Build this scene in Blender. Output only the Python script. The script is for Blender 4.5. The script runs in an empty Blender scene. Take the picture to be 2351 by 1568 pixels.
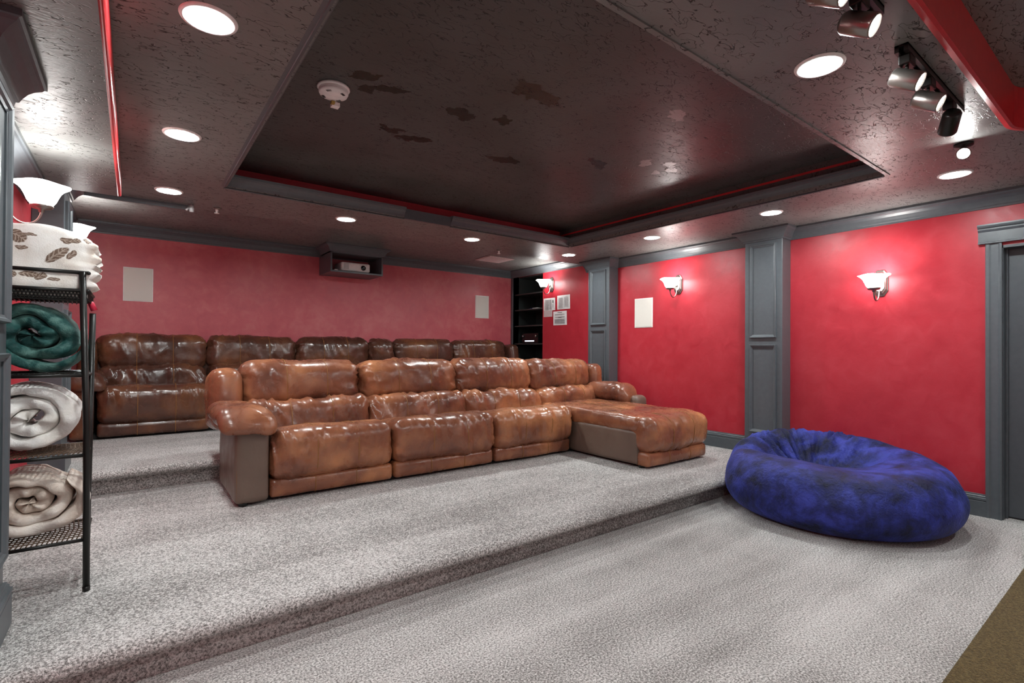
import bpy, bmesh, math, random
import numpy as np
from mathutils import Vector, Matrix

S = bpy.context.scene
COL = S.collection
PI = math.pi
random.seed(4)
RNG = np.random.default_rng(4)

# ------------------------------------------------------------------ camera
F_PX, W_PX, H_PX = 1153.7, 2351.0, 1568.0
cam_d = bpy.data.cameras.new('camera')
cam = bpy.data.objects.new('camera', cam_d)
COL.objects.link(cam)
yaw, pitch, roll = math.radians(37.037), math.radians(.42), math.radians(.37)
Fv = Vector((math.sin(yaw) * math.cos(pitch), math.cos(yaw) * math.cos(pitch), math.sin(pitch)))
Rv = Vector((math.cos(yaw), -math.sin(yaw), 0))
Uv = Rv.cross(Fv)
R2 = math.cos(roll) * Rv + math.sin(roll) * Uv
U2 = -math.sin(roll) * Rv + math.cos(roll) * Uv
m = Matrix((R2, U2, -Fv)).transposed().to_4x4()
m.translation = Vector((0, 0, 1.25))
cam.matrix_world = m
cam_d.sensor_width = 36
cam_d.lens = 36 * F_PX / W_PX
cam_d.shift_y = 7.0 / W_PX
cam_d.clip_start = .05
S.camera = cam

# ------------------------------------------------------------------ world, exposure
wd = bpy.data.worlds.new('world')
S.world = wd
wd.use_nodes = True
wd.node_tree.nodes['Background'].inputs[0].default_value = (.9, .95, 1, 1)
wd.node_tree.nodes['Background'].inputs[1].default_value = .05
S.view_settings.view_transform = 'Standard'
S.view_settings.look = 'None'
S.view_settings.gamma = 1
S.view_settings.use_curve_mapping = False
S.view_settings.exposure = 0.75
S.cycles.use_denoising = True
S.cycles.max_bounces = 6
S.cycles.sample_clamp_indirect = 6
DOWN_E = 165.0        # emission of a ceiling downlight lens
SCONCE_E = 13.0       # emission of a sconce glass shade
SCONCE_W = 1.2       # bulb above each shade
TRACK_W = 8.0

# ------------------------------------------------------------------ materials
def new_mat(name):
    mt = bpy.data.materials.new(name)
    mt.use_nodes = True
    nt = mt.node_tree
    return mt, nt, nt.nodes['Principled BSDF']

def N(nt, typ, **kw):
    n = nt.nodes.new(typ)
    for k, v in kw.items():
        if k.startswith('i_'):
            n.inputs[k[2:].replace('_', ' ')].default_value = v
        else:
            setattr(n, k, v)
    return n

def ramp(nt, src, stops):
    r = N(nt, 'ShaderNodeValToRGB')
    e = r.color_ramp.elements
    while len(e) < len(stops):
        e.new(.5)
    for i, (p, c) in enumerate(stops):
        e[i].position = p
        e[i].color = (c[0], c[1], c[2], 1) if len(c) == 3 else c
    nt.links.new(src, r.inputs[0])
    return r

def coords(nt, scale=(1, 1, 1), world=True):
    if world:
        g = N(nt, 'ShaderNodeNewGeometry').outputs['Position']
    else:
        g = N(nt, 'ShaderNodeTexCoord').outputs['Object']
    mp = N(nt, 'ShaderNodeMapping')
    mp.inputs['Scale'].default_value = scale
    nt.links.new(g, mp.inputs[0])
    return mp.outputs[0]

def noise(nt, co, scale, detail=3, rough=.5, dist=0):
    n = N(nt, 'ShaderNodeTexNoise')
    n.inputs['Scale'].default_value = scale
    n.inputs['Detail'].default_value = detail
    n.inputs['Roughness'].default_value = rough
    n.inputs['Distortion'].default_value = dist
    nt.links.new(co, n.inputs['Vector'])
    return n.outputs[0]

def bump(nt, h, bs, strength, dist=.01, chain=None):
    b = N(nt, 'ShaderNodeBump')
    b.inputs['Strength'].default_value = strength
    b.inputs['Distance'].default_value = dist
    nt.links.new(h, b.inputs['Height'])
    if chain is not None:
        nt.links.new(chain, b.inputs['Normal'])
    nt.links.new(b.outputs[0], bs.inputs['Normal'])
    return b.outputs[0]

def math_n(nt, op, a, b):
    n = N(nt, 'ShaderNodeMath', operation=op)
    for i, v in enumerate((a, b)):
        if isinstance(v, (int, float)):
            n.inputs[i].default_value = v
        else:
            nt.links.new(v, n.inputs[i])
    return n.outputs[0]

def plain(name, col, rough=.5, metal=0.0, spec=.5, nscale=30, nstr=.05, var=.06):
    mt, nt, b = new_mat(name)
    co = coords(nt)
    n = noise(nt, co, nscale, 3)
    c0 = tuple(max(0, c * (1 - var)) for c in col)
    c1 = tuple(min(1, c * (1 + var)) for c in col)
    r = ramp(nt, n, [(.3, c0), (.7, c1)])
    nt.links.new(r.outputs[0], b.inputs['Base Color'])
    b.inputs['Roughness'].default_value = rough
    b.inputs['Metallic'].default_value = metal
    b.inputs['Specular IOR Level'].default_value = spec
    if nstr:
        bump(nt, n, b, nstr, .004)
    return mt

def emit(name, col, strength):
    mt, nt, b = new_mat(name)
    co = coords(nt)
    n = noise(nt, co, 12, 1)
    r = ramp(nt, n, [(0, tuple(c * .99 for c in col)), (1, col)])
    nt.links.new(r.outputs[0], b.inputs['Emission Color'])
    b.inputs['Base Color'].default_value = (.8, .8, .8, 1)
    b.inputs['Emission Strength'].default_value = strength
    return mt

def red_wall_mat(name='red_plaster', k=(1, 1, 1)):
    mt, nt, b = new_mat(name)
    co = coords(nt)
    big = noise(nt, co, 1.6, 4, .6)
    fine = noise(nt, co, 9, 5, .6, .6)
    mix = math_n(nt, 'ADD', math_n(nt, 'MULTIPLY', big, .6), math_n(nt, 'MULTIPLY', fine, .4))
    r = ramp(nt, mix, [(.32, (.40 * k[0], .016 * k[1], .030 * k[2])), (.5, (.47 * k[0], .024 * k[1], .040 * k[2])), (.68, (.53 * k[0], .040 * k[1], .058 * k[2]))])
    nt.links.new(r.outputs[0], b.inputs['Base Color'])
    rr = ramp(nt, fine, [(.3, (.36,) * 3), (.7, (.50,) * 3)])
    nt.links.new(rr.outputs[0], b.inputs['Roughness'])
    b.inputs['Specular IOR Level'].default_value = .55
    ns = bump(nt, fine, b, .25, .006)
    bump(nt, noise(nt, co, 45, 2), b, .06, .003, ns)
    return mt

def ceiling_mat(name, patches=(), cols=((.155, .163, .158), (.210, .218, .212))):
    """brown semi-gloss paint over a hand-trowelled knock-down texture"""
    mt, nt, b = new_mat(name)
    co = coords(nt, (1, 2.1, 1))
    co0 = coords(nt)
    # broken thin ridges: distance to a distorted contour line of a noise field
    n1 = noise(nt, co, 12, 2.6, .5, .5)
    ln = math_n(nt, 'ABSOLUTE', math_n(nt, 'SUBTRACT', n1, .5), 0)
    line = ramp(nt, ln, [(0.004, (1, 1, 1)), (.017, (0, 0, 0))])
    msk = ramp(nt, noise(nt, co0, 6.0, 3, .6), [(.38, (0, 0, 0)), (.46, (1, 1, 1))])
    lines = math_n(nt, 'MULTIPLY', line.outputs[0], msk.outputs[0])
    n2 = noise(nt, co, 34, 3, .6, .4)
    h = math_n(nt, 'ADD', math_n(nt, 'MULTIPLY', lines, -.8), math_n(nt, 'MULTIPLY', n2, .5))
    tone = noise(nt, co0, 2.2, 4)
    r = ramp(nt, tone, [(.3, cols[0]), (.7, cols[1])])
    mx = N(nt, 'ShaderNodeMix', data_type='RGBA')
    nt.links.new(lines, mx.inputs[0])
    nt.links.new(r.outputs[0], mx.inputs[6])
    mx.inputs[7].default_value = (.05, .049, .047, 1)
    colr = mx.outputs[2]
    rough = ramp(nt, tone, [(.3, (.32,) * 3), (.7, (.44,) * 3)]).outputs[0]
    for (px, py, rx, ry, ang, c, rg) in patches:
        mp = N(nt, 'ShaderNodeMapping', vector_type='TEXTURE')
        mp.inputs['Location'].default_value = (px, py, 0)
        mp.inputs['Rotation'].default_value = (0, 0, ang)
        mp.inputs['Scale'].default_value = (rx, ry, 1000)
        geo = N(nt, 'ShaderNodeNewGeometry')
        dist = N(nt, 'ShaderNodeTexNoise')
        dist.inputs['Scale'].default_value = 14
        dist.inputs['Detail'].default_value = 3
        nt.links.new(geo.outputs['Position'], dist.inputs['Vector'])
        sub = N(nt, 'ShaderNodeVectorMath', operation='MULTIPLY_ADD')
        nt.links.new(dist.outputs[1], sub.inputs[0])
        sub.inputs[1].default_value = (.16, .16, 0)
        nt.links.new(geo.outputs['Position'], sub.inputs[2])
        off = N(nt, 'ShaderNodeVectorMath', operation='SUBTRACT')
        nt.links.new(sub.outputs[0], off.inputs[0])
        off.inputs[1].default_value = (.08, .08, 0)
        nt.links.new(off.outputs[0], mp.inputs[0])
        ln_ = N(nt, 'ShaderNodeVectorMath', operation='LENGTH')
        nt.links.new(mp.outputs[0], ln_.inputs[0])
        k = ramp(nt, ln_.outputs['Value'], [(.86, (1, 1, 1)), (1.0, (0, 0, 0))]).outputs[0]
        m2 = N(nt, 'ShaderNodeMix', data_type='RGBA')
        nt.links.new(k, m2.inputs[0]); nt.links.new(colr, m2.inputs[6])
        m2.inputs[7].default_value = (*c, 1)
        colr = m2.outputs[2]
        m3 = N(nt, 'ShaderNodeMix', data_type='RGBA')
        nt.links.new(k, m3.inputs[0]); nt.links.new(rough, m3.inputs[6])
        m3.inputs[7].default_value = (rg, rg, rg, 1)
        rough = m3.outputs[2]
    nt.links.new(colr, b.inputs['Base Color'])
    nt.links.new(rough, b.inputs['Roughness'])
    sp = ramp(nt, lines, [(0, (.5,) * 3), (1, (.05,) * 3)])
    nt.links.new(sp.outputs[0], b.inputs['Specular IOR Level'])
    bump(nt, h, b, .42, .005)
    return mt

def carpet_mat(name, c_lo, c_mid, c_hi, bands=True):
    mt, nt, b = new_mat(name)
    co = coords(nt)
    f1 = noise(nt, co, 120, 2, .7)
    f2 = noise(nt, co, 420, 2, .6)
    f = math_n(nt, 'ADD', math_n(nt, 'MULTIPLY', f1, .62), math_n(nt, 'MULTIPLY', f2, .38))
    if bands:   # pile brushed in strokes: real tone of the pile lying one way or the other
        co2 = coords(nt, (.35, 2.2, 1))
        st = noise(nt, co2, 1.5, 3, .5, .4)
        pt = noise(nt, co, 2.6, 4, .6, .5)
        s = math_n(nt, 'ADD', math_n(nt, 'MULTIPLY', st, .18), math_n(nt, 'MULTIPLY', pt, .08))
        f = math_n(nt, 'ADD', f, math_n(nt, 'SUBTRACT', s, .13))
    r = ramp(nt, f, [(.41, c_lo), (.5, c_mid), (.59, c_hi)])
    nt.links.new(r.outputs[0], b.inputs['Base Color'])
    b.inputs['Roughness'].default_value = .95
    b.inputs['Specular IOR Level'].default_value = .1
    b.inputs['Sheen Weight'].default_value = .15
    bump(nt, f1, b, .7, .008)
    return mt

def leather_mat(name, dark, mid, light, rough=.33):
    mt, nt, b = new_mat(name)
    co = coords(nt)
    big = noise(nt, co, 2.6, 2, .5, .3)
    med = noise(nt, co, 9, 3, .55, .5)
    v = math_n(nt, 'ADD', math_n(nt, 'MULTIPLY', big, .78), math_n(nt, 'MULTIPLY', med, .22))
    r = ramp(nt, v, [(.30, dark), (.5, mid), (.70, light)])
    nt.links.new(r.outputs[0], b.inputs['Base Color'])
    rr = ramp(nt, med, [(.3, (rough - .06,) * 3), (.7, (rough + .12,) * 3)])
    nt.links.new(rr.outputs[0], b.inputs['Roughness'])
    b.inputs['Specular IOR Level'].default_value = .62
    vo = N(nt, 'ShaderNodeTexVoronoi', feature='DISTANCE_TO_EDGE')
    vo.inputs['Scale'].default_value = 60
    nt.links.new(co, vo.inputs['Vector'])
    ns = bump(nt, noise(nt, co, 16, 3, .5, .8), b, .16, .012)
    bump(nt, vo.outputs[0], b, .05, .003, ns)
    return mt

def velvet_mat(name, lo, mid, hi, sheen=.5, scale=5, bs=.3, stint=(.5, .5, 1)):
    mt, nt, b = new_mat(name)
    co = coords(nt)
    n1 = noise(nt, co, scale, 5, .62, .25)
    r = ramp(nt, n1, [(.36, lo), (.5, mid), (.64, hi)])
    nt.links.new(r.outputs[0], b.inputs['Base Color'])
    b.inputs['Roughness'].default_value = .6
    b.inputs['Specular IOR Level'].default_value = .3
    b.inputs['Sheen Weight'].default_value = sheen
    b.inputs['Sheen Roughness'].default_value = .35
    b.inputs['Sheen Tint'].default_value = (*stint, 1)
    ns = bump(nt, noise(nt, co, 26, 4, .6, 1.5), b, bs, .012)
    bump(nt, noise(nt, co, 260, 2), b, .2, .003, ns)
    return mt

def leaf_print_mat(leaves):
    """plush with printed brown leaves: each leaf is an ellipse with a ragged rim and slanting veins (x, z, half length, half width, angle)"""
    mt, nt, b = new_mat('leaf_print_plush')
    co = coords(nt)
    base = ramp(nt, noise(nt, co, 8, 3), [(.35, (.70, .62, .54)), (.6, (.90, .87, .83))])
    colr = base.outputs[0]
    geo = N(nt, 'ShaderNodeNewGeometry')
    dist = N(nt, 'ShaderNodeTexNoise')
    dist.inputs['Scale'].default_value = 45
    dist.inputs['Detail'].default_value = 3
    nt.links.new(geo.outputs['Position'], dist.inputs['Vector'])
    madd = N(nt, 'ShaderNodeVectorMath', operation='MULTIPLY_ADD')
    nt.links.new(dist.outputs[1], madd.inputs[0])
    madd.inputs[1].default_value = (.018, 0, .018)
    nt.links.new(geo.outputs['Position'], madd.inputs[2])
    for (lx, lz, a, c, ang) in leaves:
        mp = N(nt, 'ShaderNodeMapping', vector_type='TEXTURE')
        mp.inputs['Location'].default_value = (lx + .009, 0, lz + .009)
        mp.inputs['Rotation'].default_value = (0, -ang, 0)
        mp.inputs['Scale'].default_value = (a, 1000, c)
        nt.links.new(madd.outputs[0], mp.inputs[0])
        ln_ = N(nt, 'ShaderNodeVectorMath', operation='LENGTH')
        nt.links.new(mp.outputs[0], ln_.inputs[0])
        k = ramp(nt, ln_.outputs['Value'], [(.88, (1, 1, 1)), (1.0, (0, 0, 0))]).outputs[0]
        sx = N(nt, 'ShaderNodeSeparateXYZ')
        nt.links.new(mp.outputs[0], sx.inputs[0])
        az = math_n(nt, 'ABSOLUTE', sx.outputs[2], 0)
        ph = math_n(nt, 'SUBTRACT', math_n(nt, 'MULTIPLY', sx.outputs[0], 16.0 if a > .03 else 8.0), math_n(nt, 'MULTIPLY', az, 8.0))
        sn = math_n(nt, 'SINE', ph, 0)
        mid = math_n(nt, 'LESS_THAN', az, .09)
        vv = ramp(nt, math_n(nt, 'MAXIMUM', sn, math_n(nt, 'MULTIPLY', mid, 2)), [(.35, (.17, .11, .08)), (.8, (.42, .33, .27))])
        m2 = N(nt, 'ShaderNodeMix', data_type='RGBA')
        nt.links.new(k, m2.inputs[0]); nt.links.new(colr, m2.inputs[6]); nt.links.new(vv.outputs[0], m2.inputs[7])
        colr = m2.outputs[2]
    nt.links.new(colr, b.inputs['Base Color'])
    b.inputs['Roughness'].default_value = .9
    b.inputs['Sheen Weight'].default_value = .2
    bump(nt, noise(nt, co, 180, 3), b, .4, .004)
    return mt

M = {}
M['red'] = red_wall_mat()
M['red_back'] = red_wall_mat('red_plaster_with_sheen', (1.22, 4.6, 3.3))  # same red made paler: the back wall's glossy sheen is put into its colour
M['red_trim'] = plain('red_gloss_paint', (.52, .03, .035), .28)
PATCH = [(1.065, 2.578, .14, .045, -.5, (.016, .014, .013), .22),  # smoother gloss patches; the dark and light they reflect is put into colour
         (1.545, 2.559, .10, .07, .2, (.016, .014, .013), .22),
         (1.76, 2.11, .19, .075, .15, (.022, .019, .018), .26),
         (1.49, 3.06, .13, .05, -.3, (.016, .014, .013), .22),
         (1.30, 3.02, .10, .045, -.3, (.018, .016, .014), .22),
         (1.80, 2.47, .06, .05, .0, (.014, .012, .011), .22),
         (2.16, 2.99, .15, .06, -.2, (.020, .017, .016), .25),
         (2.78, 2.62, .14, .05, .4, (.024, .021, .020), .26),
         (.94, 2.50, .08, .04, -.4, (.018, .016, .014), .22),
         (2.57, 1.80, .10, .045, .3, (.21, .19, .185), .30),
         (3.05, 2.40, .075, .05, .5, (.25, .23, .225), .30),
         (3.22, 2.30, .07, .045, .3, (.27, .25, .245), .30),
         (3.33, 2.36, .06, .05, .2, (.24, .22, .215), .30),
         (3.28, 2.48, .06, .035, .6, (.22, .20, .195), .30)]
M['ceiling'] = ceiling_mat('brown_ceiling_paint')
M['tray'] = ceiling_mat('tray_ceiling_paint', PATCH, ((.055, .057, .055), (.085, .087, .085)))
M['trim'] = plain('grey_semigloss_trim', (.098, .112, .124), .34, nstr=.03)
M['door'] = plain('grey_door_paint', (.075, .086, .098), .42, nstr=.03)
M['carpet'] = carpet_mat('grey_beige_carpet', (.13, .120, .114), (.39, .37, .357), (.74, .715, .70))
M['tan'] = carpet_mat('tan_rug_pile', (.050, .032, .008), (.092, .062, .019), (.15, .105, .038), False)
M['leather'] = leather_mat('worn_brown_leather', (.105, .036, .026), (.255, .092, .047), (.50, .205, .088), .25)
M['leather2'] = leather_mat('dark_brown_leather', (.060, .025, .018), (.105, .042, .026), (.22, .085, .036), .22)
M['leather_matte'] = leather_mat('brown_vinyl_side', (.115, .075, .056), (.15, .098, .074), (.18, .125, .095), .42)
M['thread'] = plain('ochre_thread', (.30, .13, .035), .6)
M['dark'] = plain('sofa_underside_cloth', (.012, .010, .009), .9)
M['blue'] = velvet_mat('royal_blue_velour', (.004, .006, .030), (.013, .020, .140), (.036, .050, .33), .28, 6.0, .8, (.25, .33, 1))
M['black'] = plain('black_metal', (.014, .013, .012), .35, .3)
M['mesh'] = plain('rattan_weave', (.10, .055, .03), .6)
M['teal'] = velvet_mat('dark_teal_plush', (.006, .040, .038), (.016, .080, .074), (.12, .25, .22), .3, 9, .5, (.6, .9, .85))
M['white_b'] = velvet_mat('white_plush', (.74, .69, .64), (.86, .83, .80), (.92, .90, .88), .1, 7, .35, (1, 1, 1))
M['beige_b'] = velvet_mat('beige_plush', (.58, .46, .38), (.72, .61, .53), (.84, .76, .70), .1, 7, .35, (1, 1, 1))
M['leaf'] = leaf_print_mat([(-.262, 1.635, .050, .020, .75), (-.215, 1.640, .026, .012, .9), (-.228, 1.700, .026, .015, -.1), (-.200, 1.702, .016, .013, .3), (-.385, 1.702, .034, .026, -.6), (-.348, 1.712, .026, .007, -.1), (-.372, 1.655, .020, .009, .1), (-.345, 1.545, .034, .012, .0), (-.310, 1.540, .024, .014, .5), (-.395, 1.54, .016, .012, .2), (-.27, 1.53, .022, .008, .1), (-.165, 1.71, .016, .010, -.8)])
M['nickel'] = plain('brushed_nickel', (.32, .29, .27), .3, .9, nstr=.02)
M['shade'] = emit('frosted_glass_lit', (1, .985, .955), SCONCE_E)
M['lens'] = emit('downlight_lens_lit', (.95, 1, .99), DOWN_E)
M['track_lens'] = emit('track_bulb_lit', (1, .99, .96), 130)
M['white'] = plain('white_plastic', (.88, .87, .85), .4, nstr=.01)
M['cream'] = plain('cream_grille_cloth', (.74, .72, .66), .6, nscale=400, nstr=.05)
M['paper'] = plain('white_paper', (.80, .80, .79), .7)
M['ink'] = plain('grey_print_ink', (.30, .30, .31), .8)
M['ink_dark'] = plain('black_print_ink', (.05, .05, .05), .8)
M['shelf'] = plain('shelf_black_paint', (.032, .038, .037), .4)
M['gloss'] = plain('black_gloss', (.01, .01, .01), .12)
M['redcap'] = plain('red_rubber', (.62, .02, .06), .4)
M['lcd'] = emit('display_lit', (.75, .85, 1), .8)
M['bluep'] = plain('blue_plastic', (.05, .08, .5), .4)
M['brass'] = plain('battery_gold', (.45, .3, .08), .35, .6)
M['grey_pl'] = plain('grey_plastic', (.42, .42, .42), .45)
M['ventpink'] = plain('painted_return_grille', (.60, .50, .50), .5)
M['cable'] = plain('grey_cable', (.09, .095, .09), .5)
M['tancable'] = plain('tan_cable', (.32, .22, .14), .5)

# ------------------------------------------------------------------ mesh helpers
def tagp(o, label=None, cat=None, group=None, kind=None):
    if label: o['label'] = label
    if cat: o['category'] = cat
    if group: o['group'] = group
    if kind: o['kind'] = kind
    return o

def empty(name, loc, label, cat, group=None, rz=0):
    o = bpy.data.objects.new(name, None)
    COL.objects.link(o)
    o.location = loc
    o.rotation_euler = (0, 0, rz)
    o.empty_display_size = .1
    return tagp(o, label, cat, group)

def link(name, me, mat, parent=None, smooth=False):
    """mesh data given in world coordinates; parented objects get a local frame at the parent"""
    if mat is not None:
        me.materials.append(mat)
    if smooth:
        me.polygons.foreach_set('use_smooth', [True] * len(me.polygons))
    o = bpy.data.objects.new(name, me)
    COL.objects.link(o)
    if parent is not None:
        o.parent = parent
        pw = world_of(parent)
        me.transform(pw.inverted())
    return o

def world_of(o):
    mm = Matrix.Translation(o.location) @ o.rotation_euler.to_matrix().to_4x4()
    if o.parent is not None:
        mm = world_of(o.parent) @ mm
    return mm

def from_bm(name, bm, mat, parent=None, smooth=False, bevel=0, seg=2):
    if bevel:
        bmesh.ops.bevel(bm, geom=list(bm.edges), offset=bevel, segments=seg, profile=.5, affect='EDGES')
    bmesh.ops.recalc_face_normals(bm, faces=bm.faces)
    me = bpy.data.meshes.new(name)
    bm.to_mesh(me)
    bm.free()
    return link(name, me, mat, parent, smooth)

def add_box(bm, lo, hi):
    vs = [bm.verts.new((x, y, z)) for x in (lo[0], hi[0]) for y in (lo[1], hi[1]) for z in (lo[2], hi[2])]
    for f in ((0, 1, 3, 2), (4, 6, 7, 5), (0, 4, 5, 1), (2, 3, 7, 6), (0, 2, 6, 4), (1, 5, 7, 3)):
        bm.faces.new([vs[i] for i in f])
    return vs

def box(name, lo, hi, mat, parent=None, bevel=0, seg=2):
    bm = bmesh.new()
    add_box(bm, lo, hi)
    return from_bm(name, bm, mat, parent, False, bevel, seg)

def boxes(name, lst, mat, parent=None, bevel=0):
    bm = bmesh.new()
    for lo, hi in lst:
        add_box(bm, lo, hi)
    return from_bm(name, bm, mat, parent, False, bevel)

def add_tube(bm, pts, r, seg=8, cap=True):
    pts = [Vector(p) for p in pts]
    rs = r if isinstance(r, (list, tuple)) else [r] * len(pts)
    rings = []
    up = Vector((0, 0, 1))
    t0 = (pts[1] - pts[0]).normalized()
    if abs(t0.dot(up)) > .95:
        up = Vector((1, 0, 0))
    for i, p in enumerate(pts):
        a = pts[max(i - 1, 0)]
        b = pts[min(i + 1, len(pts) - 1)]
        t = (b - a).normalized()
        n = (up - t * up.dot(t)).normalized()
        bb = t.cross(n)
        up = n
        rings.append([bm.verts.new(p + (n * math.cos(2 * PI * k / seg) + bb * math.sin(2 * PI * k / seg)) * rs[i]) for k in range(seg)])
    for i in range(len(rings) - 1):
        for k in range(seg):
            bm.faces.new((rings[i][k], rings[i][(k + 1) % seg], rings[i + 1][(k + 1) % seg], rings[i + 1][k]))
    if cap:
        bm.faces.new(rings[0][::-1])
        bm.faces.new(rings[-1])

def tube(name, pts, r, mat, parent=None, seg=8):
    bm = bmesh.new()
    add_tube(bm, pts, r, seg)
    return from_bm(name, bm, mat, parent, True)

def lathe(name, prof, org, mat, parent=None, seg=32, axis=None, smooth=True):
    """prof: (radius, height) pairs; axis: rotation matrix (3x3)"""
    bm = bmesh.new()
    R = axis if axis is not None else Matrix.Identity(3)
    org = Vector(org)
    rings = []
    for (r, h) in prof:
        if r < 1e-6:
            rings.append([bm.verts.new(org + R @ Vector((0, 0, h)))])
        else:
            rings.append([bm.verts.new(org + R @ Vector((r * math.cos(2 * PI * k / seg), r * math.sin(2 * PI * k / seg), h))) for k in range(seg)])
    for a, b in zip(rings, rings[1:]):
        for k in range(seg):
            k2 = (k + 1) % seg
            if len(a) == 1 and len(b) == 1:
                continue
            if len(a) == 1:
                bm.faces.new((a[0], b[k2], b[k]))
            elif len(b) == 1:
                bm.faces.new((a[k], a[k2], b[0]))
            else:
                bm.faces.new((a[k], a[k2], b[k2], b[k]))
    return from_bm(name, bm, mat, parent, smooth)

def sweep(name, prof, path, mat, parent=None, z=0, side=1, closed=False):
    """prof: (outward offset, dz); path: plan polyline; offset to the left (side=1) with mitred corners"""
    bm = bmesh.new()
    n = len(path)
    P = [Vector((p[0], p[1])) for p in path]
    rings = []
    for i in range(n):
        if closed:
            a, c = P[(i - 1) % n], P[(i + 1) % n]
        else:
            a, c = P[max(i - 1, 0)], P[min(i + 1, n - 1)]
        d1 = (P[i] - a).normalized() if (P[i] - a).length > 1e-6 else (c - P[i]).normalized()
        d2 = (c - P[i]).normalized() if (c - P[i]).length > 1e-6 else d1
        n1 = Vector((-d1.y, d1.x)) * side
        n2 = Vector((-d2.y, d2.x)) * side
        mv = (n1 + n2)
        mv = mv / max(mv.length_squared / 2, 1e-6)
        rings.append([bm.verts.new((P[i].x + mv.x * o, P[i].y + mv.y * o, z + dz)) for (o, dz) in prof])
    m_ = len(prof)
    rng = range(n) if closed else range(n - 1)
    for i in rng:
        j = (i + 1) % n
        for k in range(m_):
            k2 = (k + 1) % m_
            bm.faces.new((rings[i][k], rings[i][k2], rings[j][k2], rings[j][k]))
    if not closed:
        bm.faces.new(rings[0])
        bm.faces.new(rings[-1][::-1])
    return from_bm(name, bm, mat, parent)

# ---- numpy value noise
_perm = RNG.random(4096)
def vnoise(p, seed=0.0):
    p = p + seed * 17.31
    i = np.floor(p).astype(np.int64)
    f = p - i
    f = f * f * (3 - 2 * f)
    def h(a, b, c):
        return _perm[((a * 73856093) ^ (b * 19349663) ^ (c * 83492791)) & 4095]
    x, y, z = i[:, 0], i[:, 1], i[:, 2]
    r = 0
    for dx in (0, 1):
        for dy in (0, 1):
            for dz in (0, 1):
                w = (f[:, 0] if dx else 1 - f[:, 0]) * (f[:, 1] if dy else 1 - f[:, 1]) * (f[:, 2] if dz else 1 - f[:, 2])
                r = r + w * h(x + dx, y + dy, z + dz)
    return r * 2 - 1

def ridge(p, seed=0.0):
    return 1 - np.abs(vnoise(p, seed)) * 2

_topo = {}
def cube_topo(nx, ny, nz):
    key = (nx, ny, nz)
    if key in _topo:
        return _topo[key]
    ids, V, Fc = {}, [], []
    def vid(i, j, k):
        t = (i, j, k)
        if t not in ids:
            ids[t] = len(V)
            V.append((2 * i / nx - 1, 2 * j / ny - 1, 2 * k / nz - 1))
        return ids[t]
    for k, fl in ((0, 1), (nz, 0)):
        for i in range(nx):
            for j in range(ny):
                q = [vid(i, j, k), vid(i + 1, j, k), vid(i + 1, j + 1, k), vid(i, j + 1, k)]
                Fc.append(q[::-1] if fl else q)
    for j, fl in ((0, 0), (ny, 1)):
        for i in range(nx):
            for k in range(nz):
                q = [vid(i, j, k), vid(i + 1, j, k), vid(i + 1, j, k + 1), vid(i, j, k + 1)]
                Fc.append(q[::-1] if fl else q)
    for i, fl in ((0, 1), (nx, 0)):
        for j in range(ny):
            for k in range(nz):
                q = [vid(i, j, k), vid(i, j + 1, k), vid(i, j + 1, k + 1), vid(i, j, k + 1)]
                Fc.append(q[::-1] if fl else q)
    _topo[key] = (np.array(V), Fc)
    return _topo[key]

def soft(name, lo, hi, r, mat, parent=None, cell=.022, bulge=(0, 0, 0), dispf=None, tilt=0, shear=0, warp=None):
    """rounded, stuffed box; bulge adds metres at the middle of the x, y and z faces;
    dispf(Q local, Nrm, half) -> metres along the normal; tilt about x axis (radians) through the bottom centre"""
    lo, hi = np.array(lo, float), np.array(hi, float)
    half = (hi - lo) / 2
    cen = (hi + lo) / 2
    n = [max(6, int(round(2 * h / cell))) for h in half]
    # more cells near the edges, where the roundness is
    V, Fc = cube_topo(*n)
    V = np.sign(V) * (1 - (1 - np.abs(V)) ** 1.35) if r > 0 else V
    Pm = V * half
    rr = min(r, half.min() * .98)
    inner = np.clip(Pm, -(half - rr), half - rr)
    d = Pm - inner
    L = np.linalg.norm(d, axis=1, keepdims=True)
    Nn = d / np.maximum(L, 1e-9)
    Q = inner + Nn * rr
    u = Q / half
    b = np.zeros(len(Q))
    for a in range(3):
        o1, o2 = [k for k in range(3) if k != a]
        w = np.abs(Nn[:, a]) ** 2 * np.clip(1 - u[:, o1] ** 2, 0, 1) ** .6 * np.clip(1 - u[:, o2] ** 2, 0, 1) ** .6
        b += bulge[a] * w
    if dispf is not None:
        b = b + dispf(Q, Nn, half)
    Q = Q + Nn * b[:, None]
    if warp is not None:
        Q = warp(Q, half)
    if tilt:
        z0 = -half[2]
        y, z = Q[:, 1].copy(), Q[:, 2] - z0
        Q[:, 1] = y * math.cos(tilt) + z * math.sin(tilt)
        Q[:, 2] = -y * math.sin(tilt) + z * math.cos(tilt) + z0
    Q = Q + cen
    me = bpy.data.meshes.new(name)
    me.from_pydata(Q.tolist(), [], Fc)
    me.update()
    o = link(name, me, mat, parent, True)
    o['_n'] = 0
    del o['_n']
    return o, Q

def seam_from(name, o, Q, x, w, parent, sel):
    """a line of thread laid on the cushion surface at world x: follows the outermost surface points"""
    idx = np.where((np.abs(Q[:, 0] - x) < w) & sel(Q))[0]
    if len(idx) < 6:
        return
    P = Q[idx]
    return P

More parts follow.
